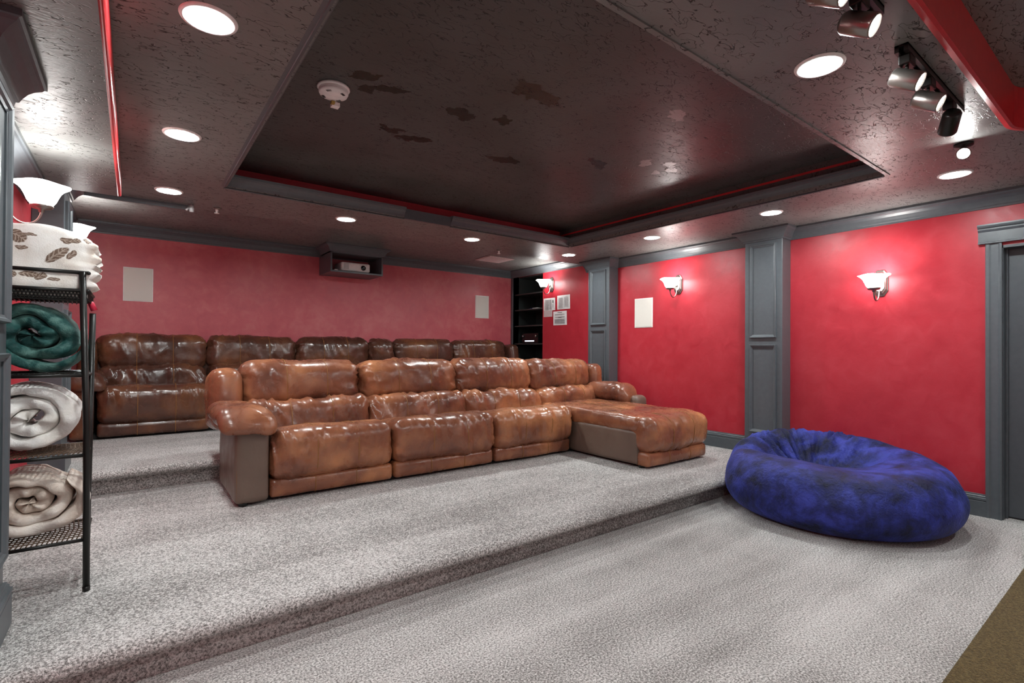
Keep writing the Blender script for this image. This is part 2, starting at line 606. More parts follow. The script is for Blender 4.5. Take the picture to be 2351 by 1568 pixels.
# wrinkle recipes --------------------------------------------------------
def wr_head(seed, amp=1.0):
    def f(Q, Nn, half):
        ex = np.exp(-(half[0] - np.abs(Q[:, 0])) / .07)
        pl = ridge(np.c_[Q[:, 0] * 3, Q[:, 1] * 14, Q[:, 2] * 26], seed)
        big = vnoise(Q * 5.5, seed + 1)
        cr = ridge(np.c_[Q[:, 0] * 13 + Q[:, 2] * 5, Q[:, 1] * 5, Q[:, 2] * 5], seed + 2)
        m_ = np.clip(vnoise(Q * 4, seed + 3) + .5, .1, 1)
        fi = ridge(np.c_[Q[:, 0] * 30 + Q[:, 2] * 9, Q[:, 1] * 9, Q[:, 2] * 9], seed + 7)
        return amp * (.018 * ex * pl + .014 * big + .016 * np.clip(cr, 0, 1) ** 2 * m_ + .005 * fi * m_)
    return f

def wr_seat(seed, amp=1.0):
    def f(Q, Nn, half):
        fr = np.clip(-Nn[:, 1], 0, 1)
        ex = np.exp(-(half[0] - np.abs(Q[:, 0])) / .06)
        pl = ridge(np.c_[Q[:, 0] * 3, Q[:, 1] * 8, Q[:, 2] * 24], seed)
        vert = ridge(np.c_[Q[:, 0] * 20 + Q[:, 2] * 4, Q[:, 1] * 2, Q[:, 2] * 2.4], seed + 5)
        m_ = np.clip(vnoise(np.c_[Q[:, 0] * 4, Q[:, 1], Q[:, 2] * 3], seed + 3) + .65, .12, 1)
        big = vnoise(Q * 4, seed + 1)
        v2 = ridge(np.c_[Q[:, 0] * 42 + Q[:, 2] * 10, Q[:, 1] * 3, Q[:, 2] * 5], seed + 8)
        return amp * (.018 * ex * pl * fr + .026 * fr * np.clip(vert, 0, 1) ** 1.6 * m_ + .007 * fr * v2 * m_ + .012 * big)
    return f

def wr_soft(seed, amp=.008, sc=7):
    def f(Q, Nn, half):
        cr = ridge(Q * np.array([sc * 1.6, sc, sc * .8]), seed + 2)
        return amp * (vnoise(Q * sc * .7, seed) + .8 * np.clip(cr, 0, 1) ** 2)
    return f

def wr_lumbar(seed):
    def f(Q, Nn, half):
        vert = ridge(np.c_[Q[:, 0] * 16 + Q[:, 2] * 6, Q[:, 1] * 2, Q[:, 2] * 5], seed + 5)
        big = vnoise(np.c_[Q[:, 0] * 5, Q[:, 1] * 3, Q[:, 2] * 6], seed + 1)
        return .022 * np.clip(vert, 0, 1) ** 1.5 + .022 * big
    return f

# ================================================================== THE ROOM
XL, XR, YB, YF = -.552, 5.152, 6.86, -1.9
ZC, ZB, ZT, ZS = 2.44, 2.55, 2.64, 2.31        # main ceiling, rear strip, tray, left soffit
P1, P2 = .18, .36                              # the two platforms

# floor: lower level plus two carpeted platforms with a rounded nosing
tagp(box('floor', (XL - .2, YF - .1, -.1), (XR + .3, 2.9, 0), M['carpet']), kind='structure')
def platform(name, y, z0, z1, yend):
    prof = [(y + .09, z0 - .02), (y + .09, z1 - .062), (y + .035, z1 - .066)]
    for k in range(9):
        a = -PI / 2 - k * PI / 2 / 8 * 1.0
        prof.append((y + .040 + .040 * math.cos(a), z1 - .036 + .030 * math.sin(a) - .0))
    for k in range(7):
        a = PI - k * PI / 2 / 6
        prof.append((y + .05 + .05 * math.cos(a), z1 - .036 + .036 * math.sin(a)))
    prof += [(y + .3, z1), (yend, z1), (yend, z0 - .02)]
    bm = bmesh.new()
    nx = 60
    rings = []
    for i in range(nx + 1):
        x = XL - .2 + (XR + .35 - XL + .15) * i / nx
        rings.append([bm.verts.new((x, yy, zz)) for (yy, zz) in prof])
    for i in range(nx):
        for k in range(len(prof)):
            k2 = (k + 1) % len(prof)
            bm.faces.new((rings[i][k], rings[i][k2], rings[i + 1][k2], rings[i + 1][k]))
    bm.faces.new(rings[0]); bm.faces.new(rings[-1][::-1])
    return tagp(from_bm(name, bm, M['carpet']), kind='structure')
platform('floor_platform', 2.255, 0, P1, 4.75)
platform('floor_platform', 4.565, P1, P2, YB + .1)

# walls
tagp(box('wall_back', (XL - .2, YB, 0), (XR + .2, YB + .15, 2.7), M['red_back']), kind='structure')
tagp(box('wall_left', (XL - .15, YF, 0), (XL, YB, 2.7), M['red']), kind='structure')
tagp(box('wall_front', (XL - .2, YF - .15, 0), (XR + .2, YF, 2.75), M['trim']), kind='structure')
DY0, DY1, DZ = -.12, .80, 2.04                 # doorway in the right wall
BY0, BY1 = 6.03, 6.80                          # bookcase niche in the right wall
tagp(boxes('wall_right', [((XR, YF, 0), (XR + .12, DY0, 2.7)), ((XR, DY0, DZ), (XR + .12, DY1, 2.7)),
                          ((XR, DY1, 0), (XR + .12, BY0, 2.7)), ((XR, BY1, 0), (XR + .12, YB, 2.7)),
                          ((XR, BY0, 2.46), (XR + .12, BY1, 2.7))], M['red']), kind='structure')

# ceiling: main slab with two openings, rear strip, left soffit
TX0, TX1, TY0, TY1 = .55, 4.05, 1.19, 4.28
FX0, FX1, FY0, FY1 = .72, 3.88, -1.3, .53
t = .03
YE = 5.09
sl = [((XL, YF, ZC), (XR, FY0, ZC + t)), ((XL, FY0, ZC), (FX0, FY1, ZC + t)), ((FX1, FY0, ZC), (XR, FY1, ZC + t)),
      ((XL, FY1, ZC), (XR, TY0, ZC + t)), ((XL, TY0, ZC), (TX0, TY1, ZC + t)), ((TX1, TY0, ZC), (XR, TY1, ZC + t)),
      ((XL, TY1, ZC), (XR, YE, ZC + t)), ((XL, YE - .02, ZC + .001), (XR, YE - .0005, ZB + .01))]
tagp(boxes('ceiling', sl, M['ceiling']), kind='structure')
tagp(box('ceiling_rear_strip', (XL - .1, YE - .001, ZB), (XR + .1, YB + .1, ZB + .05), M['ceiling']), kind='structure')
tagp(boxes('ceiling_tray', [((TX0 - .1, TY0 - .1, ZT), (TX1 + .1, TY1 + .3, ZT + .03)),
                            ((TX1 + .001, TY0 - .1, ZC + t), (TX1 + .03, TY1 + .3, ZT)),
                            ((TX0 - .03, TY0 - .1, ZC + t), (TX0 - .001, TY1 + .3, ZT)),
                            ((TX0 - .1, TY0 - .03, ZC + t), (TX1 + .1, TY0 - .001, ZT))], M['tray']), kind='structure')
tagp(boxes('ceiling_front_tray', [((FX0 - .15, FY0 - .1, 2.65), (FX1 + .15, FY1 + .1, 2.68))], M['ceiling']), kind='structure')
tagp(box('ceiling_soffit', (XL, YF, ZS), (-.094, 4.53, ZC + .002), M['ceiling']), kind='structure')

# red edges ----------------------------------------------------------
bm = bmesh.new()   # rounded red nosing on the left soffit
pr = []
for k in range(9):
    a = -PI + k * PI / 8
    pr.append((-.087 + .011 * math.cos(a), ZS + .006 + .013 * math.sin(a)))
pr += [(-.076, ZC), (-.098, ZC)]
rings = [[bm.verts.new((x, y, z)) for (x, z) in pr] for y in (YF, 4.50, 4.535)]
for v in rings[2]:
    v.co.z = max(v.co.z, ZS + .004)
for a, b in zip(rings, rings[1:]):
    for k in range(len(pr)):
        k2 = (k + 1) % len(pr)
        bm.faces.new((a[k], a[k2], b[k2], b[k]))
bm.faces.new(rings[0]); bm.faces.new(rings[-1][::-1])
tagp(from_bm('trim_1', bm, M['red_trim']), 'red bullnose edge of the soffit over the left wall', kind='structure')
# red recess of the front tray, rounded corners
path = [(FX0, FY0)]
rad = .22
def arc(cx, cy, a0, a1, n=10):
    return [(cx + rad * math.cos(a0 + (a1 - a0) * i / n), cy + rad * math.sin(a0 + (a1 - a0) * i / n)) for i in range(n + 1)]
path = arc(FX0 + rad, FY0 + rad, -PI / 2, -PI) + arc(FX0 + rad, FY1 - rad, PI, PI / 2) + arc(FX1 - rad, FY1 - rad, PI / 2, 0) + arc(FX1 - rad, FY0 + rad, 0, -PI / 2)
tagp(sweep('trim_2', [(-.02, -.004), (.0, -.008), (.012, -.004), (.012, .21), (-.02, .21)], path, M['red_trim'], None, ZC, -1, True), kind='structure')
# brown infill behind the rounded corners
bm = bmesh.new()
for (cx, cy, ox, oy, a0, a1) in ((FX1 - rad, FY1 - rad, FX1, FY1, 0, PI / 2), (FX0 + rad, FY1 - rad, FX0, FY1, PI / 2, PI)):
    pts = [(ox + (.0), oy)] + [(cx + rad * math.cos(a0 + (a1 - a0) * i / 10), cy + rad * math.sin(a0 + (a1 - a0) * i / 10)) for i in range(11)]
    lo_ = [bm.verts.new((x, y, ZC + .001)) for x, y in pts]
    hi_ = [bm.verts.new((x, y, ZC + t)) for x, y in pts]
    bm.faces.new(lo_); bm.faces.new(hi_[::-1])
    for k in range(len(pts)):
        k2 = (k + 1) % len(pts)
        bm.faces.new((lo_[k], lo_[k2], hi_[k2], hi_[k]))
tagp(from_bm('ceiling_corner_infill', bm, M['ceiling']), kind='structure')
tagp(box('trim_3', (TX0, TY1 + .16, ZC + t), (TX1 + .03, TY1 + .19, ZT), M['red']), kind='structure')
tagp(box('trim_4', (TX1 - .004, TY0 + .02, ZT - .062), (TX1 + .001, TY1 + .16, ZT - .045), M['red_trim']), kind='structure')

# crown mouldings ------------------------------------------------------
CROWN = [(0, -.112), (.010, -.112), (.014, -.098), (.022, -.094), (.030, -.078), (.044, -.056), (.062, -.038), (.078, -.028),
         (.084, -.020), (.092, -.018), (.092, -.001), (0, -.001)]
C2 = (2.29, 2.66)       # pilaster 1 along Y
C1 = (4.49, 4.87)       # pilaster 2 along Y
PX = 4.98               # pilaster faces, right
PXL = -.385             # pilaster faces, left
rp = [(XR, YF), (XR, C2[0]), (PX, C2[0]), (PX, C2[1]), (XR, C2[1]), (XR, C1[0]), (PX, C1[0]), (PX, C1[1]), (XR, C1[1]), (XR, YE - .02)]
tagp(sweep('trim_5', CROWN, rp, M['trim'], None, ZC, 1), kind='structure')
tagp(sweep('trim_6', CROWN, [(XR, YE), (XR, YB), (XL, YB), (XL, YE)], M['trim'], None, ZB, 1), kind='structure')
lp = [(XL, C1[0] + .12), (XL, C2[1] + .03), (PXL, C2[1] + .03), (PXL, C2[0]), (XL, C2[0]), (XL, YF)]
CROWN_L = [(o * 1.05, d * 1.25 if d < -.005 else d) for (o, d) in CROWN]
tagp(sweep('trim_7', CROWN_L, [(XL, C1[0] + .03)] + lp[1:], M['trim'], None, ZS, 1), kind='structure')
LP0, LP1 = 4.62, 5.0
tagp(sweep('trim_8', CROWN, [(XL, YE - .02), (XL, LP1), (PXL, LP1), (PXL, LP0), (XL, LP0), (XL, LP0 - .05)], M['trim'], None, ZC, 1), kind='structure')
# ledge trim at the edge of the rear strip (left)
tagp(sweep('trim_9', [(0, 0), (0, -.034), (.02, -.034), (.03, -.022), (.045, -.014), (.045, 0)], [(.37, YE - .004), (-.38, YE - .004)], M['trim'], None, ZC, 1), kind='structure')
# tray crown: back (three lengths, the middle one has lost its face), right, left, front
TC = [(0, -.006), (.012, -.010), (.016, .004), (-.004, .012), (-.010, .030), (-.020, .048), (-.034, .062), (-.036, .070), (-.048, .074), (-.050, .090), (-.02, .096), (.02, .096), (.03, .0)]
TC = [(-o, d) for (o, d) in TC]
def tray_run(name, x0, x1, prof, y=TY1):
    bm = bmesh.new()
    rings = [[bm.verts.new((x, y - o, ZC + d)) for (o, d) in prof] for x in (x0, x1)]
    for k in range(len(prof)):
        k2 = (k + 1) % len(prof)
        bm.faces.new((rings[0][k], rings[0][k2], rings[1][k2], rings[1][k]))
    bm.faces.new(rings[0][::-1]); bm.faces.new(rings[1])
    return tagp(from_bm(name, bm, M['trim']), kind='structure')
tray_run('trim_10', TX0 - .02, 1.98, TC)
tray_run('trim_11', 2.47, TX1 + .01, TC)
FLAT = [(0.004, -.004), (.004, .088), (-.03, .088), (-.03, -.004)]
tray_run('trim_12', 1.98, 2.47, FLAT)
def tray_run_y(name, x, sgn, y0, y1):
    bm = bmesh.new()
    rings = [[bm.verts.new((x + sgn * o, y, ZC + d)) for (o, d) in TC] for y in (y0, y1)]
    for k in range(len(TC)):
        k2 = (k + 1) % len(TC)
        bm.faces.new((rings[0][k], rings[0][k2], rings[1][k2], rings[1][k]))
    bm.faces.new(rings[0][::-1]); bm.faces.new(rings[1])
    return tagp(from_bm(name, bm, M['trim']), kind='structure')
tray_run_y('trim_13', TX1 + .01, -1, TY0 + .012, TY1 - .01)
tray_run_y('trim_14', TX0 - .01, 1, TY0 + .012, TY1 - .01)
tagp(boxes('trim_15', [((TX0 - .02, TY0 - .022, ZC - .006), (TX1 + .02, TY0, ZC + .002))], M['ceiling']), kind='structure')

# baseboards ------------------------------------------------------------
BB = [(0, 0), (.022, 0), (.022, .112), (.018, .118), (.024, .124), (.024, .138), (.016, .143), (.016, .152), (.010, .158), (.010, .165), (0, .168)]
tagp(sweep('baseboard_right', BB, [(XR, .99 - .12), (XR, 2.3)], M['trim'], None, 0, 1), kind='structure')
tagp(sweep('baseboard_right_upper', BB, [(XR, C2[1]), (XR, C1[0])], M['trim'], None, P1, 1), kind='structure')
tagp(sweep('baseboard_right_rear', BB, [(XR, C1[1]), (XR, BY0 - .05)], M['trim'], None, P2, 1), kind='structure')
tagp(sweep('baseboard_back', BB, [(XR, YB), (XL, YB)], M['trim'], None, P2, 1), kind='structure')
tagp(sweep('baseboard_left', BB, [(XL, LP0), (XL, C2[1] + .03)], M['trim'], None, P1, 1), kind='structure')

# pilasters --------------------------------------------------------------
def pilaster(name, wall_x, face_x, y0, y1, z0, z1, label, panels, inner=None, base=True):
    s = 1 if face_x > wall_x else -1
    yc = (y0 + y1) / 2
    e = empty(name, (wall_x, yc, z0), label, 'pilaster')
    e['kind'] = 'thing'
    xs = sorted((wall_x, face_x))
    box('shaft', (xs[0], y0, z0), (xs[1], y1, z1), M['trim'], e, .004)
    FR = [(0, 0), (.028, 0), (.030, .006), (.020, .010), (.014, .018), (.004, .022), (0, .014)]
    for (a, b) in panels:
        bm = bmesh.new()
        pts = [(y0 + .055, a), (y1 - .055, a), (y1 - .055, b), (y0 + .055, b)]
        rings = []
        for i, (yy, zz) in enumerate(pts):
            sy = 1 if i in (0, 3) else -1
            sz = 1 if i in (0, 1) else -1
            rings.append([bm.verts.new((face_x + s * h, yy + sy * o, zz + sz * o)) for (o, h) in FR])
        for i in range(4):
            j = (i + 1) % 4
            for k in range(len(FR)):
                k2 = (k + 1) % len(FR)
                bm.faces.new((rings[i][k], rings[i][k2], rings[j][k2], rings[j][k]))
        from_bm('panel_moulding', bm, M['trim'], e)
    if base:
        if s < 0:
            pth = [(wall_x, y0), (face_x, y0), (face_x, y1), (wall_x, y1)]
            sweep('plinth', BB, pth, M['trim'], e, z0, 1)
        else:
            pth = [(wall_x, y1), (face_x, y1), (face_x, y0), (wall_x, y0)]
            sweep('plinth', BB, pth, M['trim'], e, z0, 1)
    return e
pilaster('pilaster', XR, PX, C2[0], C2[1], 0, ZC - .002, 'grey panelled pilaster on the red wall behind the blue beanbag', [(.26 + .17, 1.30), (1.37, 2.30)])
pilaster('pilaster', XR, PX, C1[0], C1[1], P1, ZC - .002, 'grey panelled pilaster behind the chaise end of the front sofa', [(.5, 1.50), (1.57, 2.30)])
pilaster('pilaster', XL, PXL, C2[0], C2[1] + .03, P1, ZS - .002, 'grey panelled pilaster at the far left edge, in front of the rack', [(.46, 1.22), (1.33, 2.14)])
pilaster('pilaster', XL, PXL, LP0, LP1, P2, ZC - .002, 'grey pilaster on the left wall behind the blanket rack', [(.66, 1.50), (1.57, 2.26)])

# door -------------------------------------------------------------------
box('door_1', (XR + .10, DY0 + .01, .012), (XR + .118, DY1 - .01, DZ - .01), M['door'], None, .003)
tagp(bpy.data.objects['door_1'], 'flat dark grey door at the right edge', kind='structure')
d_ = bpy.data.objects['door_1']
CAS = [(0, 0), (.018, 0), (.024, .010), (.014, .020), (.014, .060), (.022, .070), (.022, .086), (.012, .092), (0, .092)]
for nm, yy, sg in (('trim_16', DY1 - .015, 1), ('trim_17', DY0 + .015, -1)):
    bm = bmesh.new()
    rings = [[bm.verts.new((XR - o, yy + sg * w, z)) for (o, w) in CAS] for z in (0, DZ + .02)]
    for k in range(len(CAS)):
        k2 = (k + 1) % len(CAS)
        bm.faces.new((rings[0][k], rings[0][k2], rings[1][k2], rings[1][k]))
    bm.faces.new(rings[0]); bm.faces.new(rings[1][::-1])
    tagp(from_bm(nm, bm, M['trim']), kind='structure')
HP = [(0, .0), (.034, .0), (.034, .010), (.024, .014), (.024, .088), (.032, .096), (.038, .104), (.038, .112), (.052, .120), (.058, .132), (.058, .142), (0, .142)]
tagp(sweep('trim_18', HP, [(XR, DY0 - .11), (XR, DY1 + .115)], M['trim'], None, DZ + .02, 1), kind='structure')
tagp(boxes('trim_19', [((XR, DY1 - .02, 0), (XR + .12, DY1, DZ)), ((XR, DY0, 0), (XR + .12, DY0 + .02, DZ)), ((XR, DY0, DZ - .02), (XR + .12, DY1, DZ)),
                       ((XR + .075, DY1 - .034, 0), (XR + .10, DY1 - .02, DZ)), ((XR + .119, DY0 - .1, 0), (XR + .16, DY1 + .1, DZ + .1))], M['door']), kind='structure')

# tan rug at the lower right -----------------------------------------------
tagp(box('rug', (.9, -1.4, 0.0), (4.9, .535, .012), M['tan'], None, .004), 'flat tan pile rug in the lower right corner of the floor', 'rug')

# ================================================================== LIGHTS
def downlight(x, y, label, z=ZC):
    e = empty('ceiling_light', (x, y, z), label, 'ceiling light', 'recessed downlights')
    lathe('trim_ring', [(.094, 0), (.092, -.005), (.078, -.008), (.076, -.002), (.076, 0)], (x, y, z), M['white'], e, 40)
    lathe('lens', [(0, -.0035), (.076, -.0035), (.076, -.001), (0, -.001)], (x, y, z), M['lens'], e, 40)
    return e
LX = (.21, 1.57, 2.95, 4.40)
LY = (.90, 2.12, 3.37, 4.65)
names = {(.21, 2.12): 'large lit recessed downlight nearest the camera, at top left', (.21, 3.37): 'lit downlight second in the left row, below the large one',
         (.21, 4.65): 'lit downlight at the far end of the left row', (1.57, 4.65): 'lit downlight in the ceiling just above the projector box',
         (2.95, 4.65): 'lit downlight in front of the ceiling grille', (4.40, 4.65): 'small far downlight at the back right corner of the tray',
         (4.40, 3.37): 'small downlight between the two right pilasters', (4.40, 2.12): 'lit downlight right above the pilaster by the beanbag',
         (4.40, .90): 'lit downlight at the far right above the door wall', (2.28, .90): 'large lit downlight beside the track lights, upper right',
         (.21, .90): 'lit downlight added to the left row behind the camera view'}
names[(.21, -.33)] = 'recessed downlight added for fill in line with the left row, behind the camera'  # unseen downlights, added to light the rack and seats from the front
names[(4.40, -.33)] = 'recessed downlight added for fill over the door, out of frame'
for (x, y), lab in names.items():
    if (x, y) == (.21, .90):
        lab = 'recessed downlight added to the left row, out of frame above'  # unseen as well, added for frontal light
    downlight(x, y, lab)
# wall sconces -------------------------------------------------------------
def sconce(wx, y, zr, s, label):
    """wx wall plane, s: direction into the room (+1/-1), zr rim height"""
    e = empty('wall_sconce', (wx, y, zr - .1), label, 'wall sconce', 'glass wall sconces')
    cx = wx + s * .165
    # stepped octagonal back plate
    bm = bmesh.new()
    yc, zc = y, zr - .055
    steps = [(1.0, 0), (1.0, .010), (.86, .016), (.80, .024), (.68, .027), (.62, .034), (0, .034)]
    hw, hh, ch = .056, .112, .030
    oct_ = [(-hw, -hh + ch * 1.5), (-hw + ch, -hh), (hw - ch, -hh), (hw, -hh + ch * 1.5), (hw, hh - ch * 1.5), (hw - ch, hh), (-hw + ch, hh), (-hw, hh - ch * 1.5)]
    rings = []
    for k, h in steps:
        if k == 0:
            rings.append([bm.verts.new((wx + s * h, yc, zc))])
        else:
            rings.append([bm.verts.new((wx + s * h, yc + a * k, zc + b * k)) for a, b in oct_])
    for a, b in zip(rings, rings[1:]):
        for k in range(8):
            if len(b) == 1:
                bm.faces.new((a[k], a[(k + 1) % 8], b[0]))
            else:
                bm.faces.new((a[k], a[(k + 1) % 8], b[(k + 1) % 8], b[k]))
    bm.faces.new(rings[0][::-1])
    from_bm('back_plate', bm, M['nickel'], e)
    # scrolled arm: out of the plate, looping down and up to the cup
    pts = []
    for i in range(17):
        a = PI * 1.08 * i / 16
        px = wx + s * (.035 + (.165 - .035) * (1 - math.cos(a)) / (1 - math.cos(PI * 1.08)))
        pz = (zr - .105) - .105 * math.sin(a * .96) ** .9 if math.sin(a * .96) > 0 else zr - .105
        pts.append((px, y, pz))
    pts[-1] = (cx, y, zr - .128)
    tube('arm', pts, .0065, M['nickel'], e, 10)
    lathe('finial', [(0, .018), (.010, .012), (.012, 0), (.010, -.012), (0, -.018)], (wx + s * .04, y, zr - .07), M['nickel'], e, 16)
    lathe('cup', [(0, -.148), (.012, -.140), (.012, -.128), (.040, -.122), (.048, -.112), (.048, -.106), (.034, -.104), (0, -.104)], (cx, y, zr), M['nickel'], e, 28)
    # flared bell of frosted glass with a softly waved rim
    prof = [(.036, -.108), (.046, -.100), (.058, -.082), (.067, -.058), (.078, -.034), (.095, -.014), (.116, 0),
            (.113, .002), (.092, -.010), (.074, -.030), (.063, -.056), (.054, -.080), (.042, -.098), (.030, -.104)]
    bm = bmesh.new()
    seg = 48
    rings = []
    for (r, h) in prof:
        k = max(0, (h + .05) / .05)
        rings.append([bm.verts.new((cx + r * math.cos(2 * PI * q / seg) * (1 + .012 * k * math.cos(4 * 2 * PI * q / seg)), y + r * math.sin(2 * PI * q / seg) * (1 + .012 * k * math.cos(4 * 2 * PI * q / seg)),
                                    zr + h + .003 * k * math.cos(4 * 2 * PI * q / seg))) for q in range(seg)])
    for a, b in zip(rings, rings[1:]):
        for q in range(seg):
            bm.faces.new((a[q], a[(q + 1) % seg], b[(q + 1) % seg], b[q]))
    from_bm('glass_shade', bm, M['shade'], e, True)
    ld = bpy.data.lights.new('sconce_bulb', 'POINT')
    ld.energy = SCONCE_W
    ld.color = (1, .93, .84)
    ld.shadow_soft_size = .03
    lo = bpy.data.objects.new('sconce_bulb', ld)
    COL.objects.link(lo)
    lo.parent = e
    lo.location = (cx - wx, 0, .06)
    return e
sconce(XR, 1.545, 1.885, -1, 'lit sconce on the red wall above the blue beanbag')
sconce(XR, 3.56, 2.07, -1, 'lit sconce right of the cream speaker, between the grey pilasters')
sconce(XR, 5.82, 2.29, -1, 'lit sconce above the taped papers by the shelf niche')
sconce(XL, 3.57, 2.085, 1, 'big bright sconce above the rack of blankets')
sconce(XL, 5.75, 2.285, 1, 'half hidden sconce far back on the left wall behind the blankets')

# track lights -----------------------------------------------------------------
def aim(d):
    d = Vector(d).normalized()
    z = -d
    x = Vector((0, 1, 0)).cross(z).normalized()
    return Matrix((x, z.cross(x), z)).transposed()
def track(x0, x1, y, heads, label, hgroup):
    e = empty('track_light', ((x0 + x1) / 2, y, ZC), label, 'track light')
    boxes('rail', [((x0, y - .022, ZC - .028), (x1, y - .008, ZC)), ((x0, y + .008, ZC - .028), (x1, y + .022, ZC)), ((x0, y - .022, ZC - .008), (x1, y + .022, ZC))], M['black'], e)
    for (hx, d, lit) in heads:
        A = aim(d)
        bxo = box('head', (hx - .035, y - .02, ZC - .062), (hx + .035, y + .02, ZC - .026), M['black'], e, .004)
        c = Vector((hx, y, ZC - .115))
        tube('stem', [(hx, y, ZC - .06), (hx, y, ZC - .09), c], .006, M['nickel'], bxo, 8)
        lathe('barrel', [(0, .055), (.030, .055), (.036, .045), (.038, -.045), (.036, -.05), (.032, -.05), (.032, -.03), (0, -.03)], c, M['black' if not lit else 'nickel'], bxo, 24, A)
        if lit:
            lathe('bulb', [(0, -.044), (.022, -.046), (.031, -.040), (.031, -.031), (0, -.031)], c, M['track_lens'], bxo, 24, A)
    return e
track(1.30, 2.06, .63, [(1.66, (.1, -.85, -.5), True), (1.90, (.1, -.85, -.5), True)], 'black ceiling track at the top edge with a large barrel lamp', 't')
track(2.37, 3.22, .645, [(2.44, (.1, -.85, -.5), True), (2.72, (.1, -.85, -.5), True), (3.06, (.6, .3, -.5), False)], 'black ceiling track beside the red edge with two lit barrel lamps', 't')
for px, py, dx in ((1.95, .6, 0), (2.55, .6, 0), (2.82, .6, 0)):
    ld = bpy.data.lights.new('track_spot', 'SPOT')
    ld.energy = TRACK_W * 4
    ld.spot_size = 1.7; ld.spot_blend = .8; ld.shadow_soft_size = .04
    ld.color = (1, .96, .9)
    lo = bpy.data.objects.new('track_spot', ld)
    COL.objects.link(lo)
    lo.location = (px + .05, py - .12, 2.24)
    lo.rotation_euler = Vector((.36, -.77, -.5)).to_track_quat('-Z', 'Y').to_euler()
# the blazing lamp that faces the camera
e = empty('spot_lamp', (3.80, .74, ZC), 'blazing bare spot lamp nearest the door wall', 'spot lamp')
A = aim((-.95, -.18, -.28))
lathe('mount', [(0, 0), (.045, 0), (.045, -.012), (.015, -.02), (.012, -.05), (0, -.05)], (3.80, .74, ZC), M['black'], e, 20)
lathe('barrel', [(0, .05), (.026, .05), (.032, .04), (.034, -.04), (.028, -.045), (.028, -.02), (0, -.02)], (3.80, .74, ZC - .055), M['nickel'], e, 24, A)
lathe('bulb', [(0, -.05), (.018, -.048), (.027, -.036), (.027, -.021), (0, -.021)], (3.80, .74, ZC - .055), M['track_lens'], e, 24, A)

# ================================================================== CEILING FITTINGS
e = empty('smoke_detector', (.845, 2.72, ZT), 'round white smoke detector on the dark tray ceiling', 'smoke detector')
lathe('base', [(0, 0), (.082, 0), (.084, -.008), (.080, -.014), (0, -.014)], (.845, 2.72, ZT), M['white'], e, 36)
lathe('cover', [(.074, -.014), (.076, -.030), (.070, -.042), (.030, -.046), (0, -.046)], (.845, 2.72, ZT), M['white'], e, 36)
bm = bmesh.new()
for a0 in (.6, 2.2, 3.8, 5.2):
    for k in range(4):
        a = a0 + k * .12
        c, s_ = math.cos(a), math.sin(a)
        p = Vector((.845 + .058 * c, 2.72 + .058 * s_, ZT - .0455))
        add_tube(bm, [p - Vector((c, s_, 0)) * .008, p + Vector((c, s_, 0)) * .006], .0018, 5)
from_bm('vent_slot', bm, M['ink_dark'], e)['kind'] = 'stuff'
box('battery_door', (.862, 2.795, ZT - .060), (.905, 2.835, ZT - .036), M['white'], e, .003)
box('battery', (.852, 2.775, ZT - .058), (.872, 2.800, ZT - .044), M['brass'], e, .002)

g = empty('ceiling_grille', (4.2, 6.01, ZB), 'square pale grille in the rear ceiling strip, near the shelf niche', 'ceiling grille')
box('frame', (3.985, 5.81, ZB - .012), (4.42, 6.21, ZB), M['ventpink'], g, .003)
bm = bmesh.new()
for k in range(14):
    yy = 5.845 + k * .0245
    add_box(bm, (4.01, yy, ZB - .017), (4.395, yy + .012, ZB - .011))
from_bm('slat', bm, M['ventpink'], g)['kind'] = 'stuff'

def sprinkler(x, y, z, label):
    e = empty('sprinkler', (x, y, z), label, 'sprinkler', 'ceiling sprinklers')
    lathe('escutcheon', [(0, 0), (.032, 0), (.030, -.008), (.016, -.012), (0, -.012)], (x, y, z), M['nickel'], e, 20)
    lathe('nozzle', [(.012, -.010), (.010, -.03), (.006, -.04), (0, -.04)], (x, y, z), M['white'], e, 12)
    lathe('deflector', [(0, -.044), (.020, -.044), (.020, -.041), (0, -.041)], (x, y, z), M['white'], e, 12)
    return e
sprinkler(.568, 4.99, ZC, 'small sprinkler head on the ceiling right of the ledge trim')
sprinkler(3.54, 4.97, ZC, 'small sprinkler head just in front of the square ceiling grille')
e = empty('sensor', (.37, 5.02, ZC), 'small grey swivel sensor at the end of the ledge trim', 'sensor')
tube('bracket', [(.37, 5.02, ZC), (.36, 5.01, ZC - .035), (.345, 5.0, ZC - .05)], .008, M['grey_pl'], e)
lathe('capsule', [(0, .03), (.015, .027), (.018, 0), (.016, -.03), (0, -.033)], (.385, 5.0, ZC - .03), M['grey_pl'], e, 16)

# ================================================================== WALL THINGS
def speaker_y(xc, zc, label, w=.265, h=.368):
    e = empty('wall_speaker', (xc, YB, zc), label, 'speaker', 'cream wall speakers')
    box('frame', (xc - w / 2, YB - .006, zc - h / 2), (xc + w / 2, YB, zc + h / 2), M['white'], e, .002)
    box('grille', (xc - w / 2 + .008, YB - .010, zc - h / 2 + .008), (xc + w / 2 - .008, YB - .005, zc + h / 2 - .008), M['cream'], e, .002)
speaker_y(.042, 1.92, 'flush cream speaker panel on the back wall above the left sofa seat')
speaker_y(4.555, 1.922, 'flush cream speaker panel on the back wall near the right corner', .262)
e = empty('wall_speaker', (XR, 4.067, 1.706), 'flush cream speaker panel on the right wall between pilasters', 'speaker', 'cream wall speakers')
box('frame', (XR - .006, 3.927, 1.521), (XR, 4.207, 1.892), M['white'], e, .002)
box('grille', (XR - .010, 3.935, 1.529), (XR - .005, 4.199, 1.884), M['cream'], e, .002)

